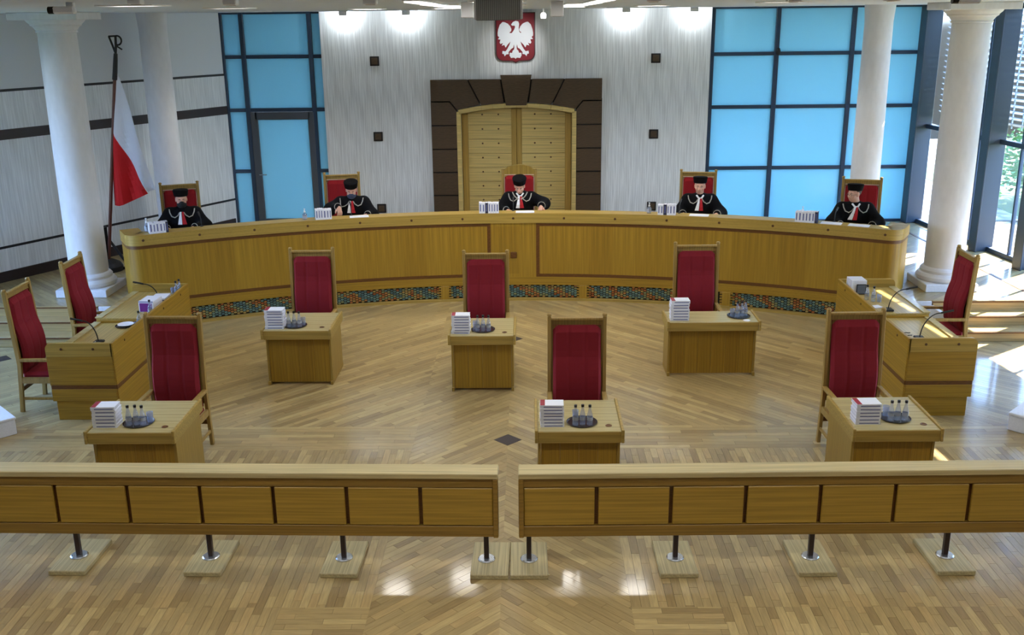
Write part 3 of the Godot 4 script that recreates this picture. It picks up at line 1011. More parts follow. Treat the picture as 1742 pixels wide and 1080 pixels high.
# ------------------------------------------------------------------ outside
func tree(called: String, label: String, at: Vector3, h: float, r: float, n: int, sd: int, cat: String) -> void:
	var t := thing(called, label, cat, at, 0.0, "greenery outside the windows")
	var rg := RandomNumberGenerator.new()
	rg.seed = sd
	if h > 2.0:
		part(t, "trunk", MB.new().tube([Vector3(0, -0.05, 0), Vector3(0.03, h * 0.3, 0.02), Vector3(-0.02, h * 0.75, 0)], 0.11, 10, 0.05), M.bark)
	else:
		part(t, "stem", MB.new().tube([Vector3(0, -0.05, 0), Vector3(0.02, h * 0.5, 0)], 0.03, 8), M.bark)
	var mb := MB.new()
	var y0 := h * 0.32 if h > 2.0 else 0.1
	for i in n:
		var d := Vector3(rg.randfn(), rg.randfn(), rg.randfn()).normalized() * pow(rg.randf(), 0.45)
		var p := Vector3(d.x * r, y0 + (h - y0) * (0.5 + 0.5 * d.y), d.z * r)
		var b := Basis.from_euler(Vector3(rg.randf() * TAU, rg.randf() * TAU, 0))
		var g := rg.randf_range(0.7, 1.3)
		mb.col = Color(0.10 * g, 0.22 * g, 0.05 * g)
		var s := rg.randf_range(0.05, 0.11)
		mb.quad(p + b * Vector3(-s, 0, 0), p + b * Vector3(0, 0.02, s * 0.45), p + b * Vector3(s, 0, 0), p + b * Vector3(0, 0.02, -s * 0.45), b * Vector3.UP)
	part(t, "foliage", mb, M.leaf).set_meta("kind", "stuff")

func outdoors() -> void:
	var g := structure("ground", "pale paving outside the windows")
	part(g, "paving", MB.new().box(Vector3(0, 0.1, -28), Vector3(70, 0.3, 14.6)), M.paving)
	part(g, "paving", MB.new().box(Vector3(22.4, 0.1, -8), Vector3(25.5, 0.3, 26)), M.paving)
	tree("tree", "leafy tree outside beside the corner of the glass wall", Vector3(15.0, 0.25, -25.0), 5.2, 1.5, 2600, 3, "tree")
	tree("tree", "leafy tree outside seen between the fins right of the column", Vector3(15.6, 0.25, -20.6), 5.6, 1.7, 2600, 4, "tree")
	tree("tree", "leafy tree outside at the right edge of the view", Vector3(16.0, 0.25, -16.0), 5.0, 1.6, 2400, 5, "tree")
	tree("shrub", "low green shrub outside at the foot of the glass wall corner", Vector3(9.6, 0.25, -21.2), 1.1, 0.6, 900, 6, "shrub")
	tree("shrub", "low green shrub outside right of the nearer column", Vector3(10.2, 0.25, -18.2), 1.0, 0.7, 900, 7, "shrub")
	tree("shrub", "low green shrub outside at the right edge of the view", Vector3(10.6, 0.25, -15.6), 1.1, 0.7, 900, 8, "shrub")
	var ev := structure("roof", "eaves slab of the building over the yard behind the frosted glass")
	part(ev, "slab", MB.new().box(Vector3(0.5, CEIL + 0.25, -21.9), Vector3(23.2, 0.2, 3.0), 0.01), M.plaster)
	part(g, "lawn", MB.new().box(Vector3(24.8, 0.11, -12), Vector3(28.0, 0.3, 34)), M.lawn)
	part(g, "lawn", MB.new().box(Vector3(-24, -0.2, -8), Vector3(29.0, 0.3, 26)), M.lawn)
	var nw := thing("neighbouring_wing", "plain wing of the building behind the frosted glass door", "building", Vector3(-8.0, 0.2, -24.6))
	part(nw, "wall", MB.new().box(Vector3(0, 3.0, 0), Vector3(9.6, 6.0, 2.0), 0.02), M.plaster)
	part(nw, "cornice", MB.new().box(Vector3(0, 6.1, 0), Vector3(9.9, 0.2, 2.3), 0.02), M.plaster)
	var hl := ["beside the corner by the blue window", "behind the nearer column", "right of the nearer column", "at the right edge of the view"]
	for i in 3:
		tree("hedge", "dense green hedge outside the glass wall, " + hl[i], Vector3(12.0 + 0.3 * i, 0.25, -22.6 + 3.0 * i), 1.9, 1.3, 2600, 40 + i, "hedge")

# ------------------------------------------------------------------ judges' bench
func bench_path() -> Array:
	# front line of the bench as [point, outward normal], from the back of the left end to the back of the right end
	var a1 := 30.4
	var rc := 0.2
	var right := []
	for i in 62:
		var a := a1 * i / 61.0
		var ar := deg_to_rad(a)
		right.append([arc(a, BR, 0), Vector3(-sin(ar), 0, cos(ar))])
	var ar1 := deg_to_rad(a1)
	var nf := Vector3(-sin(ar1), 0, cos(ar1))
	var tf := Vector3(cos(ar1), 0, sin(ar1))
	var kc := arc(a1, BR, 0) - nf * rc
	for i in 8:
		var b := PI * 0.5 * (i + 1) / 8.0
		var nn := nf * cos(b) + tf * sin(b)
		right.append([kc + nn * rc, nn])
	var last: Vector3 = right[-1][0]
	right.append([last - nf * 0.15, tf])
	right.append([last - nf * 0.4, tf])
	var all := []
	for i in range(right.size() - 1, 0, -1):
		var e: Array = right[i]
		all.append([Vector3(-e[0].x, 0, e[0].z), Vector3(-e[1].x, 0, e[1].z)])
	all.append_array(right)
	return all

func sweep(path: Array, i0: int, i1: int, d0: float, d1: float, y0: float, y1: float) -> MB:
	# the band between offsets d0 (back) and d1 (front) and heights y0..y1 along part of the path
	var mb := MB.new()
	for i in range(i0, i1):
		var p: Vector3 = path[i][0]
		var q: Vector3 = path[i + 1][0]
		var np: Vector3 = path[i][1]
		var nq: Vector3 = path[i + 1][1]
		var u0 := Vector3(0, y0, 0)
		var u1 := Vector3(0, y1, 0)
		mb.quad_s(p + np * d1 + u0, q + nq * d1 + u0, q + nq * d1 + u1, p + np * d1 + u1, np, nq, nq, np)
		mb.quad_s(p + np * d0 + u0, q + nq * d0 + u0, q + nq * d0 + u1, p + np * d0 + u1, -np, -nq, -nq, -np)
		mb.quad(p + np * d0 + u1, q + nq * d0 + u1, q + nq * d1 + u1, p + np * d1 + u1, Vector3.UP)
		mb.quad(p + np * d0 + u0, q + nq * d0 + u0, q + nq * d1 + u0, p + np * d1 + u0, Vector3.DOWN)
	for e in [i0, i1]:
		var p: Vector3 = path[e][0]
		var np: Vector3 = path[e][1]
		var other: Vector3 = path[i0 + 1][0] if e == i0 else path[i1 - 1][0]
		var tn := (p - other).normalized()
		mb.quad(p + np * d0 + Vector3(0, y0, 0), p + np * d1 + Vector3(0, y0, 0), p + np * d1 + Vector3(0, y1, 0), p + np * d0 + Vector3(0, y1, 0), tn)
	return mb

func bench() -> void:
	var t := thing("judges_bench", "long curved oak bench of the judges with mosaic band at its foot", "bench")
	var path := bench_path()
	var last := path.size() - 1
	var mid := last / 2
	part(t, "parapet", sweep(path, 0, last, -0.26, 0.012, 1.29, 1.45), M.parapet)
	part(t, "core", sweep(path, 0, last, -0.10, -0.012, 0.27, 1.29), M.inlay)
	part(t, "lower_band", sweep(path, 0, last, -0.08, 0.0, 0.255, 0.393), M.oak_x)
	# plinth step and mosaic backing
	part(t, "plinth", sweep(path, 0, last, -0.08, 0.05, 0.0, 0.035), M.desk_x)
	part(t, "mosaic_backing", sweep(path, 0, last, -0.08, -0.035, 0.035, 0.255), M.grout)
	# dark frame lines with the veneer boards between them
	part(t, "inlay_line", sweep(path, 0, mid - 4, -0.04, 0.001, 1.238, 1.29), M.inlay)
	part(t, "inlay_line", sweep(path, mid + 4, last, -0.04, 0.001, 1.238, 1.29), M.inlay)
	part(t, "veneer_strip", sweep(path, mid - 4, mid + 4, -0.04, 0.0005, 1.238, 1.29), M.oak_tone[1])
	part(t, "inlay_line", sweep(path, 0, mid - 4, -0.04, 0.001, 0.393, 0.445), M.inlay)
	part(t, "inlay_line", sweep(path, mid + 4, last, -0.04, 0.001, 0.393, 0.445), M.inlay)
	part(t, "inlay_line", sweep(path, mid - 4, mid + 4, -0.04, 0.0005, 0.393, 0.445), M.oak_tone[1])
	var i := 0
	var k := 0
	while i < last:
		var j: int = min(i + 4, last)
		if absi(i - mid) < 4 or absi(j - mid) < 4:
			pass
		part(t, "veneer_board", sweep(path, i, j, -0.04, 0.0, 0.445, 1.238), M.oak_tone[(k * 7 + 3) % 4])
		i = j
		k += 1
	for s in [-1, 1]:
		var p: Vector3 = arc(s * 2.1, BR, 0)
		var nn := Vector3(-sin(deg_to_rad(s * 2.1)), 0, cos(deg_to_rad(s * 2.1)))
		part(t, "inlay_line", MB.new().box(p + nn * 0.001 + Vector3(0, 0.842, 0), Vector3(0.055, 0.895, 0.006), 0.0, Basis(Vector3.UP, -deg_to_rad(s * 2.1))), M.inlay)
	part(t, "inlay_square", MB.new().box(arc(0, BR, 0.76) + Vector3(0, 0, 0.004), Vector3(0.1, 0.1, 0.012), 0.003), M.inlay)
	var sd := MB.new()
	for q in range(-7, 8):
		var a := q * 4.33
		var p := arc(a, BR, 1.37)
		var nn := Vector3(-sin(deg_to_rad(a)), 0, cos(deg_to_rad(a)))
		sd.lathe([Vector2(0.02, 0.0), Vector2(0.018, 0.006), Vector2(0.0, 0.009)], 10, Transform3D(Basis(Vector3.UP, -deg_to_rad(a)) * Basis(Vector3.RIGHT, PI / 2), p + nn * 0.012))
	part(t, "studs", sd, M.stud)
	# oak blocks between the mosaic fields, and the mosaics
	for a in [-29.9, -18.2, -6.0, 6.0, 18.2, 29.9]:
		var fb := MB.new()
		fb.box(arc(a, BR + 0.01, 0.145), Vector3(0.13, 0.22, 0.05), 0.003, Basis(Vector3.UP, -deg_to_rad(a)))
		for q in 5:
			fb.box(arc(a, BR + 0.01, 0.055 + q * 0.045), Vector3(0.2, 0.022, 0.044), 0.002, Basis(Vector3.UP, -deg_to_rad(a)))
		part(t, "foot_block", fb, M.oak_tone[1])
	var tones := [Color(0.14, 0.22, 0.18), Color(0.08, 0.14, 0.13), Color(0.32, 0.10, 0.025), Color(0.38, 0.16, 0.04), Color(0.36, 0.24, 0.07), Color(0.22, 0.23, 0.10)]
	var fields := [[-29.0, -18.8], [-17.6, -6.6], [-5.4, 5.4], [6.6, 17.6], [18.8, 29.0]]
	var rg := RandomNumberGenerator.new()
	rg.seed = 91
	for f in fields:
		var mb := MB.new()
		var da := 0.25
		var a: float = f[0]
		var ci := 0
		while a < f[1]:
			for r in 6:
				var y := 0.058 + r * 0.0395 + (0.0197 if ci % 2 else 0.0)
				if y > 0.245:
					continue
				var band := sin((a * 1.9 + r * 0.55) * 1.3) + rg.randf_range(-0.9, 0.9)
				var tone: Color = tones[rg.randi_range(0, 1)] if band > 0.25 else tones[rg.randi_range(2, 4)] if band < -0.25 else tones[5]
				mb.col = tone
				var ar := deg_to_rad(a)
				var p := arc(a, BR + 0.028, y)
				var bb := Basis(Vector3.UP, -ar)
				# a six-sided tile with a raised middle
				var hex := PackedVector2Array()
				for q in 6:
					hex.append(Vector2(cos(q * PI / 3) * 0.0245, sin(q * PI / 3) * 0.0168))
				mb.prism(hex, -0.008, 0.012, Transform3D(bb, p))
			a += da
			ci += 1
		part(t, "mosaic_tiles", mb, M.mosaic).set_meta("kind", "stuff")
	# worktop behind the parapet
	var wt := MB.new()
	var inner := MB.new()
	for q in 40:
		var a0 := lerpf(-30.0, 30.0, q / 40.0)
		var a1 := lerpf(-30.0, 30.0, (q + 1) / 40.0)
		wt.quad(arc(a0, BR + 0.24, 1.34), arc(a1, BR + 0.24, 1.34), arc(a1, BR + 0.85, 1.34), arc(a0, BR + 0.85, 1.34), Vector3.UP)
		wt.quad(arc(a0, BR + 0.24, 1.30), arc(a1, BR + 0.24, 1.30), arc(a1, BR + 0.85, 1.30), arc(a0, BR + 0.85, 1.30), Vector3.DOWN)
		wt.quad(arc(a0, BR + 0.85, 1.30), arc(a1, BR + 0.85, 1.30), arc(a1, BR + 0.85, 1.34), arc(a0, BR + 0.85, 1.34), (arc(a0, BR + 1, 0) - arc(a0, BR, 0)).normalized())
		inner.quad(arc(a0, BR + 0.25, DAIS), arc(a1, BR + 0.25, DAIS), arc(a1, BR + 0.25, 1.29), arc(a0, BR + 0.25, 1.29), (arc(a0, BR + 1, 0) - arc(a0, BR, 0)).normalized())
	part(t, "worktop", wt, M.desk_top)
	part(t, "inner_panel", inner, M.oak_v)

# ------------------------------------------------------------------ barrier rails
func rails() -> void:
	for s in [-1.0, 1.0]:
		var t := thing("barrier_rail", "low oak barrier of framed panels on posts, %s the gap on the axis" % ("left of" if s < 0 else "right of"), "barrier", Vector3(-0.025 if s < 0 else 0.145, 0, -7.56), 0.0)
		t.rotation.y = deg_to_rad(1.05 if s < 0 else -0.7) * 1.0
		if s < 0:
			t.rotation.y = -deg_to_rad(1.2)
		else:
			t.rotation.y = deg_to_rad(0.75)
		var L := 5.6
		var zf := 0.0
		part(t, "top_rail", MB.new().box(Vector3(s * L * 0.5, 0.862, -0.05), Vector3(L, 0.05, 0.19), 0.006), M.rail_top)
		part(t, "upper_frame", MB.new().box(Vector3(s * L * 0.5, 0.795, 0.0), Vector3(L, 0.085, 0.045), 0.004), M.rail_frame)
		part(t, "lower_frame", MB.new().box(Vector3(s * L * 0.5, 0.345, 0.0), Vector3(L, 0.10, 0.045), 0.004), M.rail_frame)
		part(t, "back_panel", MB.new().box(Vector3(s * L * 0.5, 0.57, -0.03), Vector3(L, 0.4, 0.02)), M.inlay)
		part(t, "end_stile", MB.new().box(Vector3(s * 0.022, 0.565, -0.02), Vector3(0.04, 0.54, 0.12), 0.004), M.rail_frame)
		var px := 0.045
		for i in 9:
			part(t, "panel", MB.new().box(Vector3(s * (px + 0.2945), 0.574, 0.008), Vector3(0.589, 0.345, 0.03), 0.006), M.rail_panel)
			px += 0.589 + 0.032
		var xs := [0.11, 1.34, 2.50, 3.66, 4.82] if s < 0 else [0.085, 1.335, 2.49, 3.64, 4.8]
		for x in xs:
			part(t, "post", MB.new().box(Vector3(s * x, 0.19, -0.05), Vector3(0.042, 0.26, 0.042), 0.004), M.post)
			part(t, "flange", MB.new().lathe([Vector2(0, 0.045), Vector2(0.075, 0.045), Vector2(0.075, 0.053), Vector2(0.066, 0.06), Vector2(0.0, 0.06)], 24, Transform3D(Basis(), Vector3(s * x, 0, -0.05))), M.steel)
			var bx := 0.0 if x < 0.2 else 0.0
			part(t, "base_board", MB.new().box(Vector3(s * x + (s * (-0.035) if x < 0.2 and s < 0 else 0.0), 0.022, -0.07), Vector3(0.318, 0.044, 0.55), 0.006), M.base_board)

# ------------------------------------------------------------------ small desks
func small_desk(label: String, x0: float, x1: float, zf: float, depth: float) -> void:
	var w := x1 - x0
	var t := thing("party_desk", label, "desk", Vector3((x0 + x1) * 0.5, 0, zf - depth * 0.5), 0.0, "small oak desks in front of the bench")
	var h := 0.75
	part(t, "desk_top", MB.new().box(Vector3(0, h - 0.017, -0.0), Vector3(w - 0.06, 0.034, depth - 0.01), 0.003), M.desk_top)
	part(t, "apron", MB.new().box(Vector3(0, h - 0.062, depth * 0.5 - 0.012), Vector3(w - 0.06, 0.115, 0.026), 0.004), M.desk_x)
	for s in [-1.0, 1.0]:
		part(t, "rim", MB.new().box(Vector3(s * (w * 0.5 - 0.015), h - 0.05, 0), Vector3(0.03, 0.13, depth + 0.03), 0.005), M.desk_x)
		part(t, "side_panel", MB.new().box(Vector3(s * (w * 0.5 - 0.045), (h - 0.1) * 0.5 + 0.02, -0.04), Vector3(0.028, h - 0.14, depth - 0.1), 0.004), M.desk_v)
		part(t, "foot", MB.new().box(Vector3(s * (w * 0.5 - 0.045), 0.025, -0.03), Vector3(0.034, 0.05, depth - 0.06), 0.004), M.desk_v)
	# front panel of upright boards
	var nb := int(round((w - 0.12) / 0.19))
	var bw := (w - 0.12) / nb
	for i in nb:
		part(t, "front_board", MB.new().box(Vector3(-w * 0.5 + 0.06 + bw * (i + 0.5), 0.335, depth * 0.5 - 0.11), Vector3(bw - 0.0015, 0.61, 0.02), 0.001), M.oak_tone[(i * 3 + nb) % 4])
	if w < 1.0:
		part(t, "cable_grommet", MB.new().lathe([Vector2(0, 0.0), Vector2(0.032, 0.0), Vector2(0.03, 0.004), Vector2(0.02, 0.004), Vector2(0.018, 0.001), Vector2(0, 0.001)], 18, Transform3D(Basis(), Vector3(w * 0.5 - 0.14, h, depth * 0.5 - 0.14))), M.inlay)

func small_desks() -> void:
	small_desk("front row oak desk at the left with books and water", -4.0, -3.13, -8.73, 0.83)
	small_desk("front row oak desk in the middle with books and water", 0.29, 1.135, -8.71, 0.81)
	small_desk("front row oak desk at the right with books and water", 3.27, 4.12, -8.71, 0.85)
	small_desk("back row oak desk at the left, near the curved bench", -3.13, -2.24, -11.93, 0.80)
	small_desk("back row oak desk in the middle, over the dark diamond", -0.755, 0.08, -11.67, 0.76)
	small_desk("wide back row oak desk at the right", 2.0, 3.19, -12.18, 0.50)

# ------------------------------------------------------------------ side desks
func side_desk(label: String, s: float) -> void:
	# s = 1: on the window side. Local x points outwards to the seats, z from the far end (-) to the near end (+)
	var t := thing("side_desk", label, "desk", Vector3(s * 4.95, 0, -12.2))
	var xi := -0.385 * s    # side towards the middle of the room
	var xo := 0.385 * s
	var zn := 1.35
	var zf := -1.35
	var end := func(z: float, called: String):
		var p := PackedVector2Array()
		p.append(Vector2(xi, 0.44)); p.append(Vector2(xi, 0.95))
		for i in 7:
			var a := PI * 0.5 * i / 6.0
			p.append(Vector2(xo - s * 0.07 + s * 0.07 * sin(a), 0.88 + 0.07 * cos(a)))
		p.append(Vector2(xo, 0.44))
		part(t, called, MB.new().prism(p, z - 0.02, z + 0.02), M.parapet)
		part(t, "end_field", MB.new().box(Vector3((xi + xo) * 0.5, 0.615, z + 0.0205 * signf(z)), Vector3(0.764, 0.35, 0.004), 0.001), M.oak_x)
		part(t, "end_inlay", MB.new().box(Vector3((xi + xo) * 0.5, 0.415, z), Vector3(0.755, 0.05, 0.036)), M.inlay)
		part(t, "end_lower", MB.new().box(Vector3((xi + xo) * 0.5, 0.315, z), Vector3(0.762, 0.15, 0.04), 0.003), M.oak_x)
		part(t, "end_plinth", MB.new().box(Vector3((xi + xo) * 0.5 - s * 0.02, 0.12, z - 0.012 * signf(z)), Vector3(0.735, 0.24, 0.03), 0.003), M.oak_x)
	end.call(zn - 0.02, "near_end")
	end.call(zf + 0.02, "far_end")
	part(t, "front_panel", MB.new().box(Vector3(xi, 0.695, 0), Vector3(0.035, 0.51, 2.70), 0.004), M.oak_z)
	part(t, "front_inlay", MB.new().box(Vector3(xi, 0.415, 0), Vector3(0.031, 0.05, 2.69)), M.inlay)
	part(t, "front_lower", MB.new().box(Vector3(xi, 0.195, 0), Vector3(0.034, 0.39, 2.69), 0.004), M.oak_z)
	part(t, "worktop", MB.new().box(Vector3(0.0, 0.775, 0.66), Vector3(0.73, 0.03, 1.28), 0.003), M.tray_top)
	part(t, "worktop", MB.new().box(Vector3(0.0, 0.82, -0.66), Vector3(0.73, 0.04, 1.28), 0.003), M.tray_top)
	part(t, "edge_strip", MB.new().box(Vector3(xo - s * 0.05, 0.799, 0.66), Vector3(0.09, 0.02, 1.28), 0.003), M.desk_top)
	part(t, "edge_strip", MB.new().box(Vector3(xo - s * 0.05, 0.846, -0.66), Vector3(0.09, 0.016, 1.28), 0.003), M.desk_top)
	part(t, "divider", MB.new().box(Vector3(0, 0.42, 0), Vector3(0.7, 0.8, 0.03), 0.003), M.oak_x)
	var sd := MB.new()
	for x in [-0.2, 0.17]:
		sd.lathe([Vector2(0.016, 0.0), Vector2(0.014, 0.005), Vector2(0, 0.007)], 10, Transform3D(Basis(Vector3.RIGHT, PI / 2), Vector3(x, 0.88, zn)))
	for z in [-1.0, -0.33, 0.33, 1.0]:
		sd.lathe([Vector2(0.016, 0.0), Vector2(0.014, 0.005), Vector2(0, 0.007)], 10, Transform3D(Basis(Vector3.BACK, PI / 2 * s), Vector3(xi - s * 0.0175, 0.88, z)))
	part(t, "studs", sd, M.stud)

func side_desks() -> void:
	side_desk("long oak side desk on the flag side with purple box and microphones", -1.0)
	side_desk("long oak side desk on the window side with microphones", 1.0)

# ------------------------------------------------------------------ chairs
func back_curve(u: float) -> Vector2:
	# (height, z of the pad's middle) up the back, u from the seat to the top
	var y := lerpf(0.47, 1.395, u)
	return Vector2(y, -0.225 + 0.055 * sin(PI * clampf(u * 1.5, 0, 1)) * 1.0 - 0.055 * u)

func make_chair(called: String, label: String, judge: bool, crest := false) -> Node3D:
	var t := thing(called, label, "chair", Vector3.ZERO, 0.0, "tall red judges' chairs behind the bench" if judge else "tall red and oak chairs")
	var red: Material = M.red_judge if judge else M.red
	var hw := 0.29
	for s in [-1.0, 1.0]:
		var pb := MB.new()
		pb.bar(Vector3(s * hw, 0, -0.30), Vector3(s * hw, 0.62, -0.245), 0.04, 0.05, 0.004)
		pb.bar(Vector3(s * hw, 0.60, -0.247), Vector3(s * hw, 1.49, -0.30), 0.04, 0.05, 0.004)
		part(t, "rear_post", pb, M.chair_wood)
		if not crest:
			part(t, "post_cap", MB.new().lathe([Vector2(0.016, 1.485), Vector2(0.026, 1.495), Vector2(0.026, 1.51), Vector2(0.018, 1.52), Vector2(0, 1.522)], 12, Transform3D(Basis(), Vector3(s * hw, 0, -0.30))), M.chair_wood)
		part(t, "front_leg", MB.new().bar(Vector3(s * hw, 0, 0.26), Vector3(s * hw, 0.64, 0.25), 0.04, 0.045, 0.004), M.chair_wood)
		part(t, "armrest", MB.new().bar(Vector3(s * hw, 0.655, -0.25), Vector3(s * hw, 0.655, 0.29), 0.055, 0.035, 0.006), M.chair_wood)
		part(t, "seat_rail", MB.new().box(Vector3(s * hw, 0.40, 0.0), Vector3(0.03, 0.075, 0.5), 0.004), M.chair_wood)
		part(t, "stretcher", MB.new().bar(Vector3(s * hw, 0.17, -0.28), Vector3(s * hw, 0.17, 0.26), 0.022, 0.035, 0.003), M.chair_wood)
	part(t, "front_rail", MB.new().box(Vector3(0, 0.40, 0.255), Vector3(0.56, 0.075, 0.03), 0.004), M.chair_wood)
	part(t, "cross_stretcher", MB.new().box(Vector3(0, 0.28, -0.27), Vector3(0.56, 0.05, 0.025), 0.003), M.inlay)
	if crest:
		var cp := PackedVector2Array([Vector2(-0.31, 1.36), Vector2(0.31, 1.36), Vector2(0.31, 1.47), Vector2(0.24, 1.49)])
		for i in 7:
			cp.append(Vector2(lerpf(0.21, -0.21, i / 6.0), 1.53 + 0.04 * sin(PI * i / 6.0)))
		cp.append_array(PackedVector2Array([Vector2(-0.24, 1.49), Vector2(-0.31, 1.47)]))
		part(t, "crest_panel", MB.new().prism(cp, -0.335, -0.275), M.desk_v)
	else:
		part(t, "top_rail", MB.new().box(Vector3(0, 1.463, -0.293), Vector3(0.55, 0.028, 0.05), 0.005), M.chair_wood)
	part(t, "back_panel", MB.new().bar(Vector3(0, 0.5, -0.262), Vector3(0, 1.45, -0.305), 0.55, 0.016, 0.003, Vector3.BACK), M.chair_wood)
	# back pad in three channels with soft edges
	var pad := MB.new()
	var nu := 14
	var hwp := 0.252
	for g in 3:
		var x0 := -hwp + hwp * 2.0 / 3.0 * g
		var x1 := x0 + hwp * 2.0 / 3.0
		var cols := 6
		var grid := []
		for i in nu + 1:
			var row := []
			var u := i / float(nu)
			var bc := back_curve(u)
			var endf := sqrt(maxf(0.0, 1.0 - pow(maxf(0.0, absf(u - 0.5) * 2.0 - 0.93) / 0.07, 2.0)))
			for j in cols + 1:
				var f := j / float(cols)
				var x := lerpf(x0, x1, f)
				var puff := 0.03 + 0.008 * sqrt(maxf(0.0, 1.0 - pow(absf(f - 0.5) * 2.0, 4.0)))
				var ef := sqrt(maxf(0.0, 1.0 - pow(maxf(0.0, absf(x) / hwp - 0.93) / 0.07, 2.0)))
				var drop := 0.05 * pow(maxf(0.0, absf(x) / hwp - 0.72) / 0.28, 2.5) * clampf((u - 0.8) / 0.2, 0.0, 1.0)
				row.append(Vector3(x, bc.x - drop, bc.y + puff * endf * ef))
			grid.append(row)
		for i in nu:
			for j in cols:
				var a: Vector3 = grid[i][j]
				var b: Vector3 = grid[i][j + 1]
				var c: Vector3 = grid[i + 1][j + 1]
				var d: Vector3 = grid[i + 1][j]
				var nrm := (c - a).cross(d - b).normalized()
				if nrm.z < 0:
					nrm = -nrm
				pad.quad(a, b, c, d, nrm)
	for i in nu:
		var b0 := back_curve(i / float(nu))
		var b1 := back_curve((i + 1) / float(nu))
		pad.quad(Vector3(-hwp, b0.x, b0.y - 0.03), Vector3(hwp, b0.x, b0.y - 0.03), Vector3(hwp, b1.x, b1.y - 0.03), Vector3(-hwp, b1.x, b1.y - 0.03), Vector3.FORWARD)
		for s in [-1.0, 1.0]:
			pad.quad(Vector3(s * hwp, b0.x, b0.y - 0.03), Vector3(s * hwp, b0.x, b0.y), Vector3(s * hwp, b1.x, b1.y), Vector3(s * hwp, b1.x, b1.y - 0.03), Vector3(s, 0, 0))
	for u in [0.0, 1.0]:
		var b2 := back_curve(u)
		pad.quad(Vector3(-hwp, b2.x, b2.y - 0.03), Vector3(hwp, b2.x, b2.y - 0.03), Vector3(hwp, b2.x, b2.y), Vector3(-hwp, b2.x, b2.y), Vector3(0, u * 2 - 1, 0))
	part(t, "backrest", pad, red)
	part(t, "seat", MB.new().box(Vector3(0, 0.445, 0.0), Vector3(0.53, 0.085, 0.50), 0.03), red)
	if judge:
		var pts := []
		for i in 9:
			var bc := back_curve(0.35 + 0.65 * i / 8.0)
			pts.append(Vector3(-hwp - 0.004, bc.x, bc.y + 0.004))
		for i in 9:
			var bc := back_curve(1.0 - 0.65 * i / 8.0)
			pts.append(Vector3(hwp + 0.004, bc.x, bc.y + 0.004))
		part(t, "piping", MB.new().tube(pts, 0.007, 6), M.piping_pale)
	return t

func chairs() -> void:
	var c0 := make_chair("court_chair", "red chair behind the front row middle desk", false)
	c0.position = Vector3(0.745, 0, -9.73)
	copy_of(c0, "red chair behind the front row desk at the left", Vector3(-3.565, 0, -9.86), deg_to_rad(-1.5))
	copy_of(c0, "red chair behind the front row desk at the right", Vector3(3.70, 0, -9.86), deg_to_rad(1.5))
	copy_of(c0, "red chair behind the back row desk at the left", Vector3(-2.71, 0, -12.96), 0.0)
	copy_of(c0, "red chair behind the back row middle desk", Vector3(-0.33, 0, -12.72), 0.0)
	copy_of(c0, "red chair behind the wide back row desk at the right", Vector3(2.545, 0, -13.12), 0.0)
	copy_of(c0, "red chair at the near half of the side desk on the flag side", Vector3(-5.56, 0, -11.42), deg_to_rad(90))
	copy_of(c0, "red chair at the far half of the side desk on the flag side", Vector3(-5.52, 0, -12.82), deg_to_rad(90))
	copy_of(c0, "red chair at the far half of the side desk on the window side", Vector3(5.68, 0, -12.82), deg_to_rad(-90))

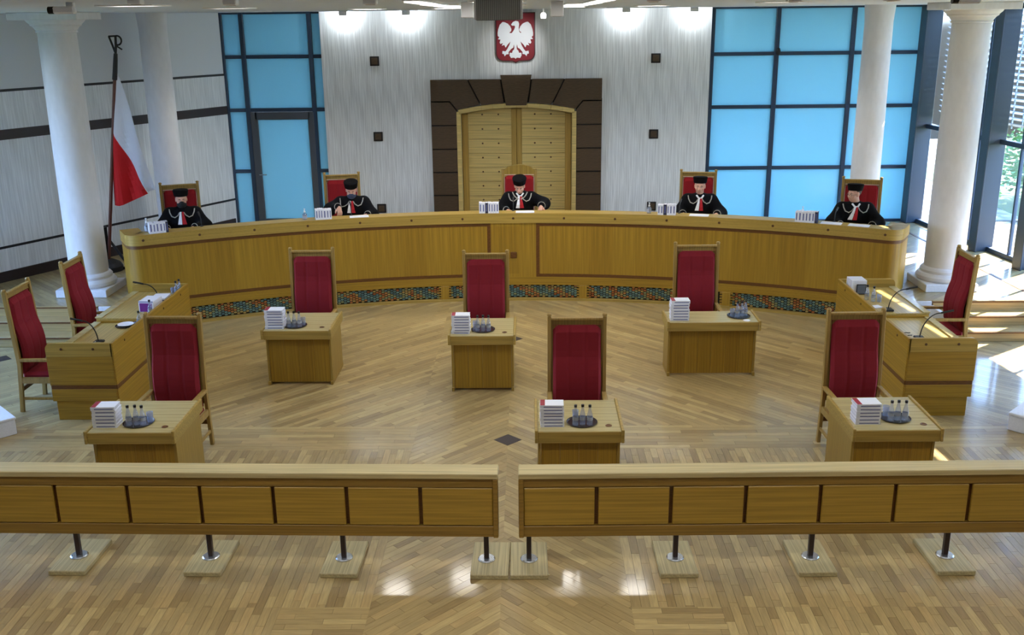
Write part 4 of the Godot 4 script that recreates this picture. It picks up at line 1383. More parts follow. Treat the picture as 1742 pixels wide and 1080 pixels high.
# ------------------------------------------------------------------ coat of arms
func emblem() -> void:
	var t := thing("coat_of_arms", "red shield with white eagle on the pale wall above the portal", "coat of arms", Vector3(0.02, 3.63, -19.99))
	var k := 0.001065
	var to := func(p: Vector2) -> Vector2:
		return Vector2((p.x - 503.0) * k, (940.0 - p.y) * k)
	var outline := func(ins: float) -> PackedVector2Array:
		var o := PackedVector2Array()
		o.append(to.call(Vector2(145 + ins, 60 + ins)))
		o.append(to.call(Vector2(145 + ins, 770)))
		for i in 7:
			var a := PI * 0.5 * i / 6.0
			o.append(to.call(Vector2(285 - (140 - ins) * cos(a), 770 + (140 - ins) * sin(a))))
		o.append(to.call(Vector2(440, 912 - ins)))
		o.append(to.call(Vector2(503, 942 - ins * 1.1)))
		o.append(to.call(Vector2(566, 912 - ins)))
		for i in 7:
			var a := PI * 0.5 * (1.0 - i / 6.0)
			o.append(to.call(Vector2(721 + (140 - ins) * cos(a), 770 + (140 - ins) * sin(a))))
		o.append(to.call(Vector2(861 - ins, 770)))
		o.append(to.call(Vector2(861 - ins, 60 + ins)))
		return o
	part(t, "shield_edge", MB.new().prism(outline.call(0.0), 0.0, 0.05), M.crest_edge)
	part(t, "shield", MB.new().prism(outline.call(18.0), 0.0, 0.056), M.crest_red)
	var half := [Vector2(503, 360), Vector2(470, 390), Vector2(438, 415), Vector2(405, 418), Vector2(398, 405), Vector2(428, 385), Vector2(433, 350), Vector2(412, 300), Vector2(370, 255), Vector2(310, 228), Vector2(275, 224), Vector2(225, 270), Vector2(195, 350), Vector2(183, 420), Vector2(186, 465), Vector2(212, 488), Vector2(186, 522), Vector2(234, 530), Vector2(216, 580), Vector2(232, 605), Vector2(278, 588), Vector2(255, 635), Vector2(302, 622), Vector2(325, 670), Vector2(358, 622), Vector2(414, 563), Vector2(392, 625), Vector2(350, 700), Vector2(320, 735), Vector2(268, 726), Vector2(262, 775), Vector2(290, 780), Vector2(305, 822), Vector2(335, 788), Vector2(378, 782), Vector2(376, 748), Vector2(428, 690), Vector2(462, 672), Vector2(474, 612), Vector2(482, 660), Vector2(478, 700), Vector2(452, 722), Vector2(440, 762), Vector2(398, 760), Vector2(394, 806), Vector2(420, 852), Vector2(470, 846), Vector2(490, 852), Vector2(503, 872)]
	var eg := MB.new()
	for s in [1.0, -1.0]:
		var p := PackedVector2Array()
		for q in half:
			var m: Vector2 = to.call(q)
			p.append(Vector2(m.x * s, m.y))
		eg.prism(p, 0.05, 0.074)
	var hd := PackedVector2Array()
	for q in [Vector2(440, 415), Vector2(480, 360), Vector2(500, 310), Vector2(488, 288), Vector2(452, 290), Vector2(430, 278), Vector2(432, 262), Vector2(462, 225), Vector2(510, 206), Vector2(558, 218), Vector2(572, 260), Vector2(564, 330), Vector2(572, 395), Vector2(600, 418), Vector2(503, 470)]:
		hd.append(to.call(q))
	eg.prism(hd, 0.05, 0.076)
	part(t, "eagle", eg, M.crest_white)

# ------------------------------------------------------------------ flag
func flag() -> void:
	var t := thing("flag", "white and red flag hanging from a pole on a dark stand", "flag", Vector3(-6.86, DAIS, -16.35))
	var top := Vector3(0.62, 3.55, 0.15)
	var bot := Vector3(0.0, 0.05, 0.0)
	part(t, "pole", MB.new().tube([bot, top], 0.028, 12), M.pole)
	part(t, "sleeve", MB.new().tube([bot.lerp(top, 0.885), bot.lerp(top, 0.97), top], 0.04, 12, 0.03), M.black)
	var st := MB.new()
	st.tube([Vector3(0.02, 0.75, 0.03), Vector3(-0.02, 0.02, 0.0)], 0.05, 10)
	for a in [-0.3, 1.8, 3.9]:
		var e := Vector3(cos(a) * 0.34, 0.02, sin(a) * 0.34)
		st.tube([Vector3(0.02, 0.62, 0.01), e], 0.022, 8)
		st.tube([Vector3(0, 0.02, 0), e * 1.5], 0.025, 8)
	part(t, "stand", st, M.black)
	part(t, "weight", MB.new().lathe([Vector2(0, 0.0), Vector2(0.24, 0.0), Vector2(0.24, 0.08), Vector2(0.2, 0.14), Vector2(0.08, 0.2), Vector2(0, 0.2)], 20), M.wenge_dark)
	# open-work finial: two strokes meeting with a bow and a tail
	var fi := MB.new()
	var f := top
	var up := (top - bot).normalized()
	fi.tube([f, f + up * 0.04 + Vector3(-0.05, 0.12, 0), f + Vector3(-0.075, 0.26, 0)], 0.016, 8)
	fi.tube([f, f + up * 0.12, f + Vector3(0.03, 0.265, 0)], 0.02, 8)
	var bow := []
	for i in 12:
		var a := lerpf(0.55, -0.62, i / 11.0) * PI
		bow.append(f + Vector3(0.05 + 0.065 * cos(a), 0.2 + 0.07 * sin(a), 0))
	fi.tube([f + Vector3(-0.08, 0.262, 0), f + Vector3(0.04, 0.268, 0)] + bow, 0.014, 8)
	fi.tube([f + Vector3(0.035, 0.11, 0), f + Vector3(0.11, 0.06, 0)], 0.012, 8)
	part(t, "finial", fi, M.black)
	# cloth: hung from the pole's upper part, its fly edge falling in folds
	for band in 2:
		var mb := MB.new()
		var nu := 10
		var nv := 26
		var grid := []
		for i in nv + 1:
			var row := []
			var v := i / float(nv)
			for j in nu + 1:
				var u := j / float(nu)
				# left border (pole side), dividing line, right border given as x, y offsets
				var ty := lerpf(3.28, 1.3, v)
				var L := Vector3(lerpf(0.565, 0.235, pow(v, 0.9)), lerpf(3.30, 1.20, v), 0.13 * (1.0 - v) + 0.02)
				var D: Vector3
				if v < 0.47:
					D = L + Vector3(0.012, 0, 0)
				else:
					var w := (v - 0.47) / 0.53
					D = L + Vector3(0.60 * w, 0.14 * w, 0)
				var R := Vector3(lerpf(0.585, 0.965, pow(v, 0.85)), lerpf(3.30, 1.38, v), 0.13)
				var bottom := Vector3(0, 0, 0)
				var p: Vector3 = (D.lerp(R, u)) if band == 0 else (L.lerp(D, u))
				if band == 1:
					p.y -= 0.12 * maxf(0.0, v - 0.9) / 0.1 * (1.0 - absf(u - 0.25))
				p.z += 0.07 * sin(p.x * 16.0 + v * 2.0) * v
				row.append(p)
			grid.append(row)
		for i in nv:
			for j in nu:
				var a: Vector3 = grid[i][j]
				var b: Vector3 = grid[i][j + 1]
				var c: Vector3 = grid[i + 1][j + 1]
				var d: Vector3 = grid[i + 1][j]
				var nn := (c - a).cross(d - b)
				if nn.length() < 1e-7:
					continue
				nn = nn.normalized()
				if nn.z < 0:
					nn = -nn
				mb.quad(a, b, c, d, nn)
				mb.quad(a - nn * 0.003, b - nn * 0.003, c - nn * 0.003, d - nn * 0.003, -nn)
		part(t, "white_cloth" if band == 0 else "red_cloth", mb, M.flag_white if band == 0 else M.flag_red)

# ------------------------------------------------------------------ judges
func hand(mb: MB, wrist: Vector3, fwd: Vector3, up: Vector3, curl: float, side: float, elbow: Vector3) -> void:
	# palm, four fingers and a thumb; local frame: y along the fingers, z out of the back of the hand
	var y := fwd.normalized()
	var x := y.cross(up).normalized()
	var z := x.cross(y).normalized()
	var xf := Transform3D(Basis(x, y, z), wrist)
	var s := SDF.new()
	s.k = 0.012
	s.capsule(Vector3(-0.018, 0.03, 0), Vector3(-0.02, 0.085, 0), 0.018, 0.016)
	s.capsule(Vector3(0.0, 0.02, 0), Vector3(0.0, 0.088, 0.001), 0.02, 0.016)
	s.capsule(Vector3(0.018, 0.03, 0), Vector3(0.022, 0.082, 0), 0.018, 0.015)
	var loc_elbow := xf.affine_inverse() * elbow
	s.capsule(Vector3(0, 0.01, 0), loc_elbow.normalized() * 0.09, 0.024, 0.03)
	for f in 4:
		var fx := -0.03 + 0.02 * f
		var len: float = [0.072, 0.082, 0.077, 0.06][f] if side > 0 else [0.06, 0.077, 0.082, 0.072][f]
		var p0 := Vector3(fx, 0.088, 0)
		var a := curl
		var p1 := p0 + Vector3(0, cos(a), -sin(a)) * len * 0.42
		var p2 := p1 + Vector3(0, cos(a * 2.0), -sin(a * 2.0)) * len * 0.33
		var p3 := p2 + Vector3(0, cos(a * 2.7), -sin(a * 2.7)) * len * 0.25
		s.capsule(p0, p1, 0.0098, 0.009)
		s.capsule(p1, p2, 0.009, 0.0083)
		s.capsule(p2, p3, 0.0083, 0.0074)
	var t0 := Vector3(-side * 0.026, 0.028, -0.006)
	var t1 := t0 + Vector3(-side * 0.028, 0.03, -0.008)
	var t2 := t1 + Vector3(-side * 0.008, 0.03, -0.008)
	s.capsule(t0, t1, 0.014, 0.011)
	s.capsule(t1, t2, 0.011, 0.009)
	s.build(0.006, mb, xf)

func make_judge(label: String, at: Vector3, turn: float, o: Dictionary) -> void:
	# local frame: origin on the dais under the seat, facing +z
	var t := thing("person", label, "person", at, turn, "judges in black robes behind the bench")
	t.scale = Vector3.ONE * 1.08
	var lean: float = o.get("lean", 0.0)
	var neck := Vector3(o.get("shift", 0.0), 1.105, 0.02 + lean)
	var sh_y := 1.02
	var Lsh := Vector3(0.185, sh_y, lean)      # +x side is the viewer's right
	var Rsh := Vector3(-0.185, sh_y, lean)
	var Lel: Vector3 = o.get("lel", Vector3(0.32, 0.83, 0.14 + lean))
	var Rel: Vector3 = o.get("rel", Vector3(-0.32, 0.83, 0.14 + lean))
	var Lwr: Vector3 = o.get("lwr", Vector3(0.17, 0.86, 0.40))
	var Rwr: Vector3 = o.get("rwr", Vector3(-0.17, 0.86, 0.40))
	var body := MB.new()
	# trunk and limbs under the robe
	var tr := SDF.new()
	tr.k = 0.06
	tr.capsule(Vector3(0, 0.56, -0.02), Vector3(0, 0.95, lean), 0.13, 0.13)
	tr.capsule(Vector3(-0.12, 1.0, lean), Vector3(0.12, 1.0, lean), 0.07, 0.07)
	tr.capsule(neck - Vector3(0, 0.1, 0.01), neck + Vector3(0, 0.03, 0), 0.06, 0.055)
	for s in [[Lsh, Lel, Lwr], [Rsh, Rel, Rwr]]:
		tr.capsule(s[0], s[1], 0.05, 0.042)
		tr.capsule(s[1], s[2], 0.042, 0.028)
	for s in [-1.0, 1.0]:
		tr.capsule(Vector3(s * 0.1, 0.55, 0.0), Vector3(s * 0.13, 0.53, 0.42), 0.075, 0.06)
		tr.capsule(Vector3(s * 0.13, 0.51, 0.42), Vector3(s * 0.13, 0.09, 0.40), 0.055, 0.042)
		tr.capsule(Vector3(s * 0.13, 0.05, 0.40), Vector3(s * 0.14, 0.04, 0.56), 0.042, 0.036)
	tr.build(0.026, body)
	# head in its own frame
	var hb := Basis.from_euler(Vector3(o.get("nod", 0.1), o.get("yaw", 0.0), o.get("tilt", 0.0)))
	var hx := Transform3D(hb, neck + Vector3(0, 0.03, 0.0) + hb * Vector3(0, 0.09, 0.025))
	var hd := SDF.new()
	hd.k = 0.022
	hd.ball(Vector3(0, 0.045, -0.012), Vector3(0.074, 0.088, 0.092))
	hd.ball(Vector3(0, -0.03, 0.018), Vector3(0.06, 0.075, 0.066))
	hd.ball(Vector3(0, -0.075, 0.045), Vector3(0.032, 0.024, 0.03))
	hd.capsule(Vector3(0, 0.012, 0.082), Vector3(0, -0.024, 0.102), 0.009, 0.014)
	hd.capsule(Vector3(-0.012, -0.026, 0.09), Vector3(0.012, -0.026, 0.09), 0.009, 0.009)
	hd.capsule(Vector3(-0.04, 0.024, 0.07), Vector3(0.04, 0.024, 0.07), 0.012, 0.012)
	hd.capsule(Vector3(-0.02, -0.052, 0.078), Vector3(0.02, -0.052, 0.078), 0.007, 0.007)
	for s in [-1.0, 1.0]:
		hd.ball(Vector3(s * 0.076, 0.0, -0.005), Vector3(0.009, 0.03, 0.019))
		hd.ball(Vector3(s * 0.045, -0.02, 0.06), Vector3(0.022, 0.02, 0.018))
	hd.capsule(Vector3(0, -0.06, -0.01), Vector3(0, -0.14, -0.03), 0.056, 0.058)
	for s in [-1.0, 1.0]:
		hd.cuts.append([1, Vector3(s * 0.031, 0.004, 0.088), Vector3(0.017, 0.011, 0.017)])
	hd.build(0.0085, body, hx)
	if o.get("hands", true):
		hand(body, Lwr, o.get("lfwd", Vector3(-0.35, -0.08, 0.9)), Vector3.UP, o.get("lcurl", 0.35), 1.0, Lel)
		hand(body, Rwr, o.get("rfwd", Vector3(0.35, -0.08, 0.9)), Vector3.UP, o.get("rcurl", 0.35), -1.0, Rel)
	var bn := part(t, "body", body, M.skin)
	# face details
	for s in [-1.0, 1.0]:
		var eyes := MB.new()
		var irises := MB.new()
		var brows := MB.new()
		eyes.lathe([Vector2(0, -0.008), Vector2(0.007, -0.005), Vector2(0.011, 0), Vector2(0.007, 0.005), Vector2(0, 0.008)], 10, Transform3D(hb, hx * Vector3(s * 0.031, 0.004, 0.074)))
		irises.lathe([Vector2(0.0055, 0), Vector2(0.004, 0.003), Vector2(0, 0.004)], 8, Transform3D(hb * Basis(Vector3.RIGHT, PI / 2), hx * Vector3(s * 0.031, 0.003, 0.082)))
		brows.tube([hx * Vector3(s * 0.014, 0.026, 0.086), hx * Vector3(s * 0.032, 0.031, 0.082), hx * Vector3(s * 0.05, 0.025, 0.07)], 0.0045, 6)
		part(bn, "eye", eyes, M.eye_white)
		part(bn, "iris", irises, M.eye_dark)
		part(bn, "eyebrow", brows, M.hair)
	if not o.has("mask"):
		part(bn, "lips", MB.new().tube([hx * Vector3(-0.023, -0.052, 0.076), hx * Vector3(-0.01, -0.05, 0.086), hx * Vector3(0.01, -0.05, 0.086), hx * Vector3(0.023, -0.052, 0.076)], 0.004, 6), M.lip)
	# hair below the cap at the sides and back
	var hr := SDF.new()
	hr.k = 0.01
	hr.ball(Vector3(0, 0.05, -0.022), Vector3(0.079, 0.09, 0.092))
	hr.cuts.append([1, Vector3(0, -0.03, 0.10), Vector3(0.2, 0.12, 0.115)])
	hr.cuts.append([1, Vector3(0, -0.09, 0.0), Vector3(0.2, 0.085, 0.2)])
	var hrm := MB.new()
	hr.build(0.0085, hrm, hx)
	part(t, "hair", hrm, M.hair_grey if o.get("grey", false) else M.hair)
	# flared cap with a soft crown
	var cap := MB.new()
	cap.lathe([Vector2(0.0, 0.055), Vector2(0.082, 0.055), Vector2(0.088, 0.058), Vector2(0.091, 0.075), Vector2(0.098, 0.125), Vector2(0.101, 0.14), Vector2(0.096, 0.15), Vector2(0.07, 0.156), Vector2(0.03, 0.154), Vector2(0.0, 0.152)], 24, hx * Transform3D(Basis(Vector3.RIGHT, -0.12), Vector3(0, 0.0, -0.008)), 1.1, 1.2)
	part(t, "cap", cap, M.hat)
	if o.has("mask"):
		var mk := SDF.new()
		mk.k = 0.03
		mk.ball(Vector3(0, -0.055, 0.034), Vector3(0.071, 0.060, 0.078))
		mk.capsule(Vector3(0, -0.012, 0.098), Vector3(0, -0.06, 0.09), 0.017, 0.022)
		mk.cuts.append([1, Vector3(0, -0.04, -0.06), Vector3(0.2, 0.2, 0.085)])
		var mm := MB.new()
		mk.build(0.0085, mm, hx)
		var mn := part(t, "face_mask", mm, o.mask)
		var lp := MB.new()
		for s in [-1.0, 1.0]:
			lp.tube([hx * Vector3(s * 0.062, -0.03, 0.04), hx * Vector3(s * 0.078, -0.005, 0.0)], 0.0025, 5)
		part(mn, "ear_loops", lp, o.mask)
	if o.get("glasses", false):
		var gl := MB.new()
		for s in [-1.0, 1.0]:
			var ring := []
			for i in 13:
				var a := TAU * i / 12.0
				ring.append(hx * Vector3(s * 0.032 + 0.023 * cos(a), 0.002 + 0.017 * sin(a), 0.096))
			gl.tube(ring, 0.002, 5)
			gl.tube([hx * Vector3(s * 0.055, 0.006, 0.096), hx * Vector3(s * 0.079, 0.008, 0.0)], 0.002, 5)
		gl.tube([hx * Vector3(-0.009, 0.006, 0.096), hx * Vector3(0.009, 0.006, 0.096)], 0.002, 5)
		part(t, "glasses", gl, M.black)
	# robe
	var rb := SDF.new()
	rb.k = 0.07
	rb.capsule(Vector3(-0.06, 0.5, 0.0), Vector3(-0.03, 0.92, lean + 0.005), 0.21, 0.165)
	rb.capsule(Vector3(0.06, 0.5, 0.0), Vector3(0.03, 0.92, lean + 0.005), 0.21, 0.165)
	rb.capsule(Vector3(-0.16, 0.995, lean), Vector3(0.16, 0.995, lean), 0.092, 0.092)
	rb.capsule(neck - Vector3(0, 0.10, 0.01), neck - Vector3(0, 0.035, 0.01), 0.10, 0.072)
	for s in [[Lsh, Lel, Lwr], [Rsh, Rel, Rwr]]:
		rb.capsule(s[0], s[1], 0.085, 0.088)
		var cuff: Vector3 = s[1].lerp(s[2], 0.86)
		rb.capsule(s[1], cuff, 0.085, 0.058)
	for s in [-1.0, 1.0]:
		rb.capsule(Vector3(s * 0.1, 0.55, 0.0), Vector3(s * 0.13, 0.54, 0.42), 0.13, 0.1)
		rb.capsule(Vector3(s * 0.13, 0.51, 0.42), Vector3(s * 0.13, 0.18, 0.40), 0.1, 0.1)
	var rm := MB.new()
	rb.build(0.021, rm)
	var robe := part(t, "robe", rm, M.robe)
	var front := func(x: float, y: float) -> Vector3:
		var z := 0.6
		while z > -0.3 and rb.at(Vector3(x, y, z)) > 0.0:
			z -= 0.012
		return Vector3(x, y, z + 0.006)
	# wide collar edged with a pale cord
	for s in [-1.0, 1.0]:
		var pts := []
		var ctrl := [Vector2(0.03, -0.055), Vector2(0.055, -0.095), Vector2(0.10, -0.125), Vector2(0.145, -0.11), Vector2(0.17, -0.06), Vector2(0.178, -0.015)]
		for c in ctrl:
			var p: Vector3 = front.call(neck.x + s * c.x, neck.y + c.y)
			pts.append(p + Vector3(0, 0, 0.006))
		part(robe, "collar_cord", MB.new().tube(pts, 0.008, 7), M.silver)
	if o.get("chain", false):
		for s in [-1.0, 1.0]:
			var pts := []
			for c in [Vector2(0.015, -0.09), Vector2(0.05, -0.075), Vector2(0.09, -0.04), Vector2(0.115, 0.0)]:
				pts.append(front.call(neck.x + s * c.x, neck.y + c.y) + Vector3(0, 0, 0.012))
			part(robe, "chain", MB.new().tube(pts, 0.009, 7), M.silver)
	# white and red bands at the throat
	for s in [-1.0, 1.0]:
		var bw := MB.new()
		var rows := []
		for i in 8:
			var f := i / 7.0
			var y := neck.y - 0.05 - 0.175 * f
			var xa: float = neck.x + s * 0.004 + o.get("sway", 0.0) * f
			var xb: float = neck.x + s * lerpf(0.026, 0.062, f) + o.get("sway", 0.0) * f
			var pa: Vector3 = front.call(xa, y)
			var pb: Vector3 = front.call(xb, y)
			rows.append([pa + Vector3(0, 0, 0.012), pb + Vector3(0, 0, 0.012)])
		for i in 7:
			var a: Vector3 = rows[i][0]
			var b: Vector3 = rows[i][1]
			var c: Vector3 = rows[i + 1][1]
			var d: Vector3 = rows[i + 1][0]
			var nn := (c - a).cross(d - b).normalized()
			if nn.z < 0:
				nn = -nn
			var mm := (a + c) * 0.5
			bw.quad(a + nn * 0.006, b + nn * 0.006, c + nn * 0.006, d + nn * 0.006, nn)
			bw.quad(a - nn * 0.01, b - nn * 0.01, c - nn * 0.01, d - nn * 0.01, -nn)
			bw.quad(a - nn * 0.01, a + nn * 0.006, d + nn * 0.006, d - nn * 0.01, (a - b).normalized())
			bw.quad(b - nn * 0.01, b + nn * 0.006, c + nn * 0.006, c - nn * 0.01, (b - a).normalized())
		part(robe, "white_band" if s < 0 else "red_band", bw, M.white_cloth if s < 0 else M.red_cloth)
	if not o.has("mask"):
		part(robe, "shirt_collar", MB.new().tube([front.call(neck.x - 0.052, neck.y - 0.015) + Vector3(0, 0.006, 0), front.call(neck.x - 0.02, neck.y - 0.045) + Vector3(0, 0, 0.008), front.call(neck.x + 0.02, neck.y - 0.045) + Vector3(0, 0, 0.008), front.call(neck.x + 0.052, neck.y - 0.015) + Vector3(0, 0.006, 0)], 0.014, 7), M.white_cloth)
	for s in [[Lel, Lwr], [Rel, Rwr]]:
		var cc: Vector3 = s[0].lerp(s[1], 0.90)
		var dd: Vector3 = (s[1] - s[0]).normalized()
		var xx := dd.cross(Vector3.UP).normalized()
		var yy := xx.cross(dd)
		var ring := []
		for i in 17:
			var a := TAU * i / 16.0
			ring.append(cc + (xx * cos(a) + yy * sin(a)) * 0.057)
		part(robe, "cuff_cord", MB.new().tube(ring, 0.006, 6), M.silver)

func judges() -> void:
	var angs := [-26.45, -13.21, 0.51, 15.14, 27.05]
	var labs := ["leftmost judge's tall red chair, near the flag", "judge's tall red chair in front of the blue door", "middle judge's red chair with arched oak crest", "judge's tall red chair right of the portal", "rightmost judge's tall red chair, before the blue window"]
	var c0 := make_chair("judge_chair", labs[0], true)
	var floor_y := DAIS
	for i in 5:
		var a: float = angs[i]
		var off: float = [0.02, -0.75, -0.08, -0.22, 0.28][i]
		var p := arc(a + off, BR + 1.22, floor_y)
		var turn: float = deg_to_rad(-a) * 1.0
		turn = [deg_to_rad(17), deg_to_rad(9), 0.0, deg_to_rad(-8), deg_to_rad(-15)][i]
		if i == 0:
			c0.position = p
			c0.rotation.y = turn
		elif i == 2:
			var c2 := make_chair("judge_chair", labs[2], true, true)
			c2.position = p
			c2.rotation.y = turn
		else:
			copy_of(c0, labs[i], p, turn)
	var at := func(i: int) -> Vector3:
		return arc(angs[i], BR + 0.98, floor_y)
	make_judge("judge in black robe and black mask at the flag end of the bench", at.call(0), deg_to_rad(14), {"mask": M.mask_black, "yaw": 0.12, "nod": 0.12, "lwr": Vector3(0.16, 0.86, 0.36), "rwr": Vector3(-0.2, 0.86, 0.36)})
	make_judge("judge in black robe and blue mask leaning over papers near the blue door", at.call(1), deg_to_rad(3), {"mask": M.mask_blue, "yaw": 0.05, "nod": 0.42, "lean": 0.05, "rel": Vector3(-0.34, 0.92, 0.12), "rwr": Vector3(-0.17, 1.0, 0.36), "rfwd": Vector3(0.15, -0.95, 0.3), "rcurl": 0.5, "lwr": Vector3(0.25, 0.87, 0.36), "lfwd": Vector3(-0.6, -0.1, 0.7)})
	make_judge("presiding judge with chain looking down in the middle of the bench", at.call(2), 0.0, {"yaw": -0.06, "nod": 0.5, "lean": 0.05, "grey": true, "chain": true, "lel": Vector3(0.38, 0.92, 0.08), "lwr": Vector3(0.33, 0.93, 0.33), "lfwd": Vector3(-0.15, -0.7, 0.6), "rwr": Vector3(-0.2, 0.87, 0.36), "rfwd": Vector3(0.6, -0.1, 0.7)})
	make_judge("unmasked judge in black robe facing the court, right of the portal", at.call(3), deg_to_rad(-6), {"yaw": -0.12, "nod": 0.06, "grey": true, "sway": -0.015, "lwr": Vector3(0.24, 0.86, 0.36), "rwr": Vector3(-0.26, 0.86, 0.36)})
	make_judge("judge with glasses turned aside at the window end of the bench", at.call(4), deg_to_rad(-10), {"yaw": -0.95, "nod": 0.05, "tilt": 0.05, "glasses": true, "sway": -0.05, "lwr": Vector3(0.2, 0.83, 0.34), "rwr": Vector3(-0.22, 0.83, 0.34)})

# ------------------------------------------------------------------ small things
func make_book(t: Node3D, w: float, h: float, d: float, lying: bool, style: int) -> void:
	# lying: spine towards +z; standing: spine towards +z, upright
	var cov: Material = [M.cover_white, M.cover_white, M.cover_red, M.cover_dark][style]
	var sp: Material = M.cover_white if style != 3 else M.cover_dark
	if lying:
		part(t, "pages", MB.new().box(Vector3(0, h * 0.5, -0.002), Vector3(w - 0.006, h - 0.005, d - 0.008)), M.pages)
		part(t, "cover", MB.new().box(Vector3(0, h - 0.00125, 0), Vector3(w, 0.0025, d), 0.0008), M.cover_white)
		part(t, "cover", MB.new().box(Vector3(0, 0.00125, 0), Vector3(w, 0.0025, d), 0.0008), M.cover_white)
		part(t, "spine", MB.new().box(Vector3(0, h * 0.5, d * 0.5 - 0.001), Vector3(w, h, 0.003), 0.001), sp)
		part(t, "spine_print", MB.new().box(Vector3(0.01, h * 0.42, d * 0.5 + 0.0007), Vector3(w * 0.78, h * 0.28, 0.0008)), M.spine_blue)
		if style == 2:
			part(t, "cover_stripe", MB.new().box(Vector3(-w * 0.39, h + 0.0004, 0), Vector3(w * 0.2, 0.0008, d * 0.98)), M.cover_red)
	else:
		part(t, "pages", MB.new().box(Vector3(0, h * 0.5, -0.002), Vector3(w - 0.004, h - 0.006, d - 0.008)), M.pages)
		for s in [-1.0, 1.0]:
			part(t, "cover", MB.new().box(Vector3(s * (w * 0.5 - 0.00125), h * 0.5, 0), Vector3(0.0025, h, d), 0.0008), cov)
		part(t, "spine", MB.new().box(Vector3(0, h * 0.5, d * 0.5 - 0.001), Vector3(w, h, 0.003), 0.001), sp)
		part(t, "spine_print", MB.new().box(Vector3(0, h * 0.52, d * 0.5 + 0.0007), Vector3(w * 0.36, h * 0.66, 0.0008)), M.spine_blue)

const ORD := ["topmost", "second from the top", "third from the top", "fourth from the top", "fifth from the top", "sixth from the top", "bottom"]
const ORDL := ["leftmost", "second from the left", "third from the left", "fourth from the left", "fifth from the left", "sixth from the left", "seventh from the left", "eighth from the left"]

func book_stack(where: String, x: float, z: float, y: float, n: int, w: float, d: float, total: float) -> void:
	var h := total / n
	var yy := y
	for i in n:
		var rank := n - 1 - i
		var t := thing("book", "white paperback, %s in stack on %s" % [ORD[rank], where], "book", Vector3(x + rng.randf_range(-0.006, 0.006), yy, z + rng.randf_range(-0.005, 0.005)), rng.randf_range(-0.03, 0.03), "books stacked on the desks")
		make_book(t, w, h - 0.0005, d, true, 2 if rank == 0 else 0)
		yy += h + 0.0004

func bottle(at: Vector3, label: String) -> void:
	var t := thing("water_bottle", label, "bottle", at, 0.0, "small glass water bottles")
	part(t, "glass", MB.new().lathe([Vector2(0, 0.002), Vector2(0.026, 0.0), Vector2(0.029, 0.006), Vector2(0.029, 0.085), Vector2(0.026, 0.105), Vector2(0.016, 0.145), Vector2(0.0125, 0.165), Vector2(0.0125, 0.19), Vector2(0, 0.19)], 18), M.bottle)
	part(t, "paper_label", MB.new().lathe([Vector2(0.0295, 0.05), Vector2(0.0295, 0.082)], 18), M.label_grey)
	part(t, "bottle_cap", MB.new().lathe([Vector2(0.0145, 0.18), Vector2(0.0145, 0.202), Vector2(0.012, 0.204), Vector2(0, 0.204)], 14), M.black)

func glass(at: Vector3, label: String, lying := false) -> void:
	var t := thing("drinking_glass", label, "glass", at, 0.0, "drinking glasses")
	part(t, "tumbler", MB.new().lathe([Vector2(0, 0.0), Vector2(0.027, 0.0), Vector2(0.033, 0.1), Vector2(0.031, 0.1), Vector2(0.025, 0.008), Vector2(0, 0.008)], 18), M.bottle)

func tray(at: Vector3, label: String, r := 0.15) -> void:
	var t := thing("tray", label, "tray", at, 0.0, "round dark trays")
	part(t, "dish", MB.new().lathe([Vector2(0, 0.0), Vector2(r * 0.93, 0.0), Vector2(r, 0.012), Vector2(r * 0.97, 0.013), Vector2(r * 0.91, 0.004), Vector2(0, 0.004)], 32), M.tray)

func microphone(at: Vector3, turn: float, label: String, reach := 0.3, height := 0.3, base := true) -> void:
	var t := thing("microphone", label, "microphone", at, turn, "gooseneck microphones")
	if base:
		part(t, "base", MB.new().box(Vector3(0, 0.014, 0), Vector3(0.13, 0.028, 0.11), 0.008), M.black)
		part(t, "button", MB.new().box(Vector3(0.04, 0.032, 0.02), Vector3(0.02, 0.01, 0.014), 0.002), M.unit_grey)
	else:
		part(t, "base", MB.new().lathe([Vector2(0, 0), Vector2(0.025, 0), Vector2(0.022, 0.012), Vector2(0, 0.014)], 14), M.black)
	var pts := []
	for i in 11:
		var u := i / 10.0
		pts.append(Vector3(0, 0.02 + height * sin(u * PI * 0.5), reach * (1.0 - cos(u * PI * 0.5))))
	part(t, "gooseneck", MB.new().tube(pts, 0.007, 8), M.black)
	var e: Vector3 = pts[-1]
	part(t, "capsule", MB.new().tube([e, e + Vector3(0, 0.012, 0.05), e + Vector3(0, 0.03, 0.14)], 0.013, 10), M.black)

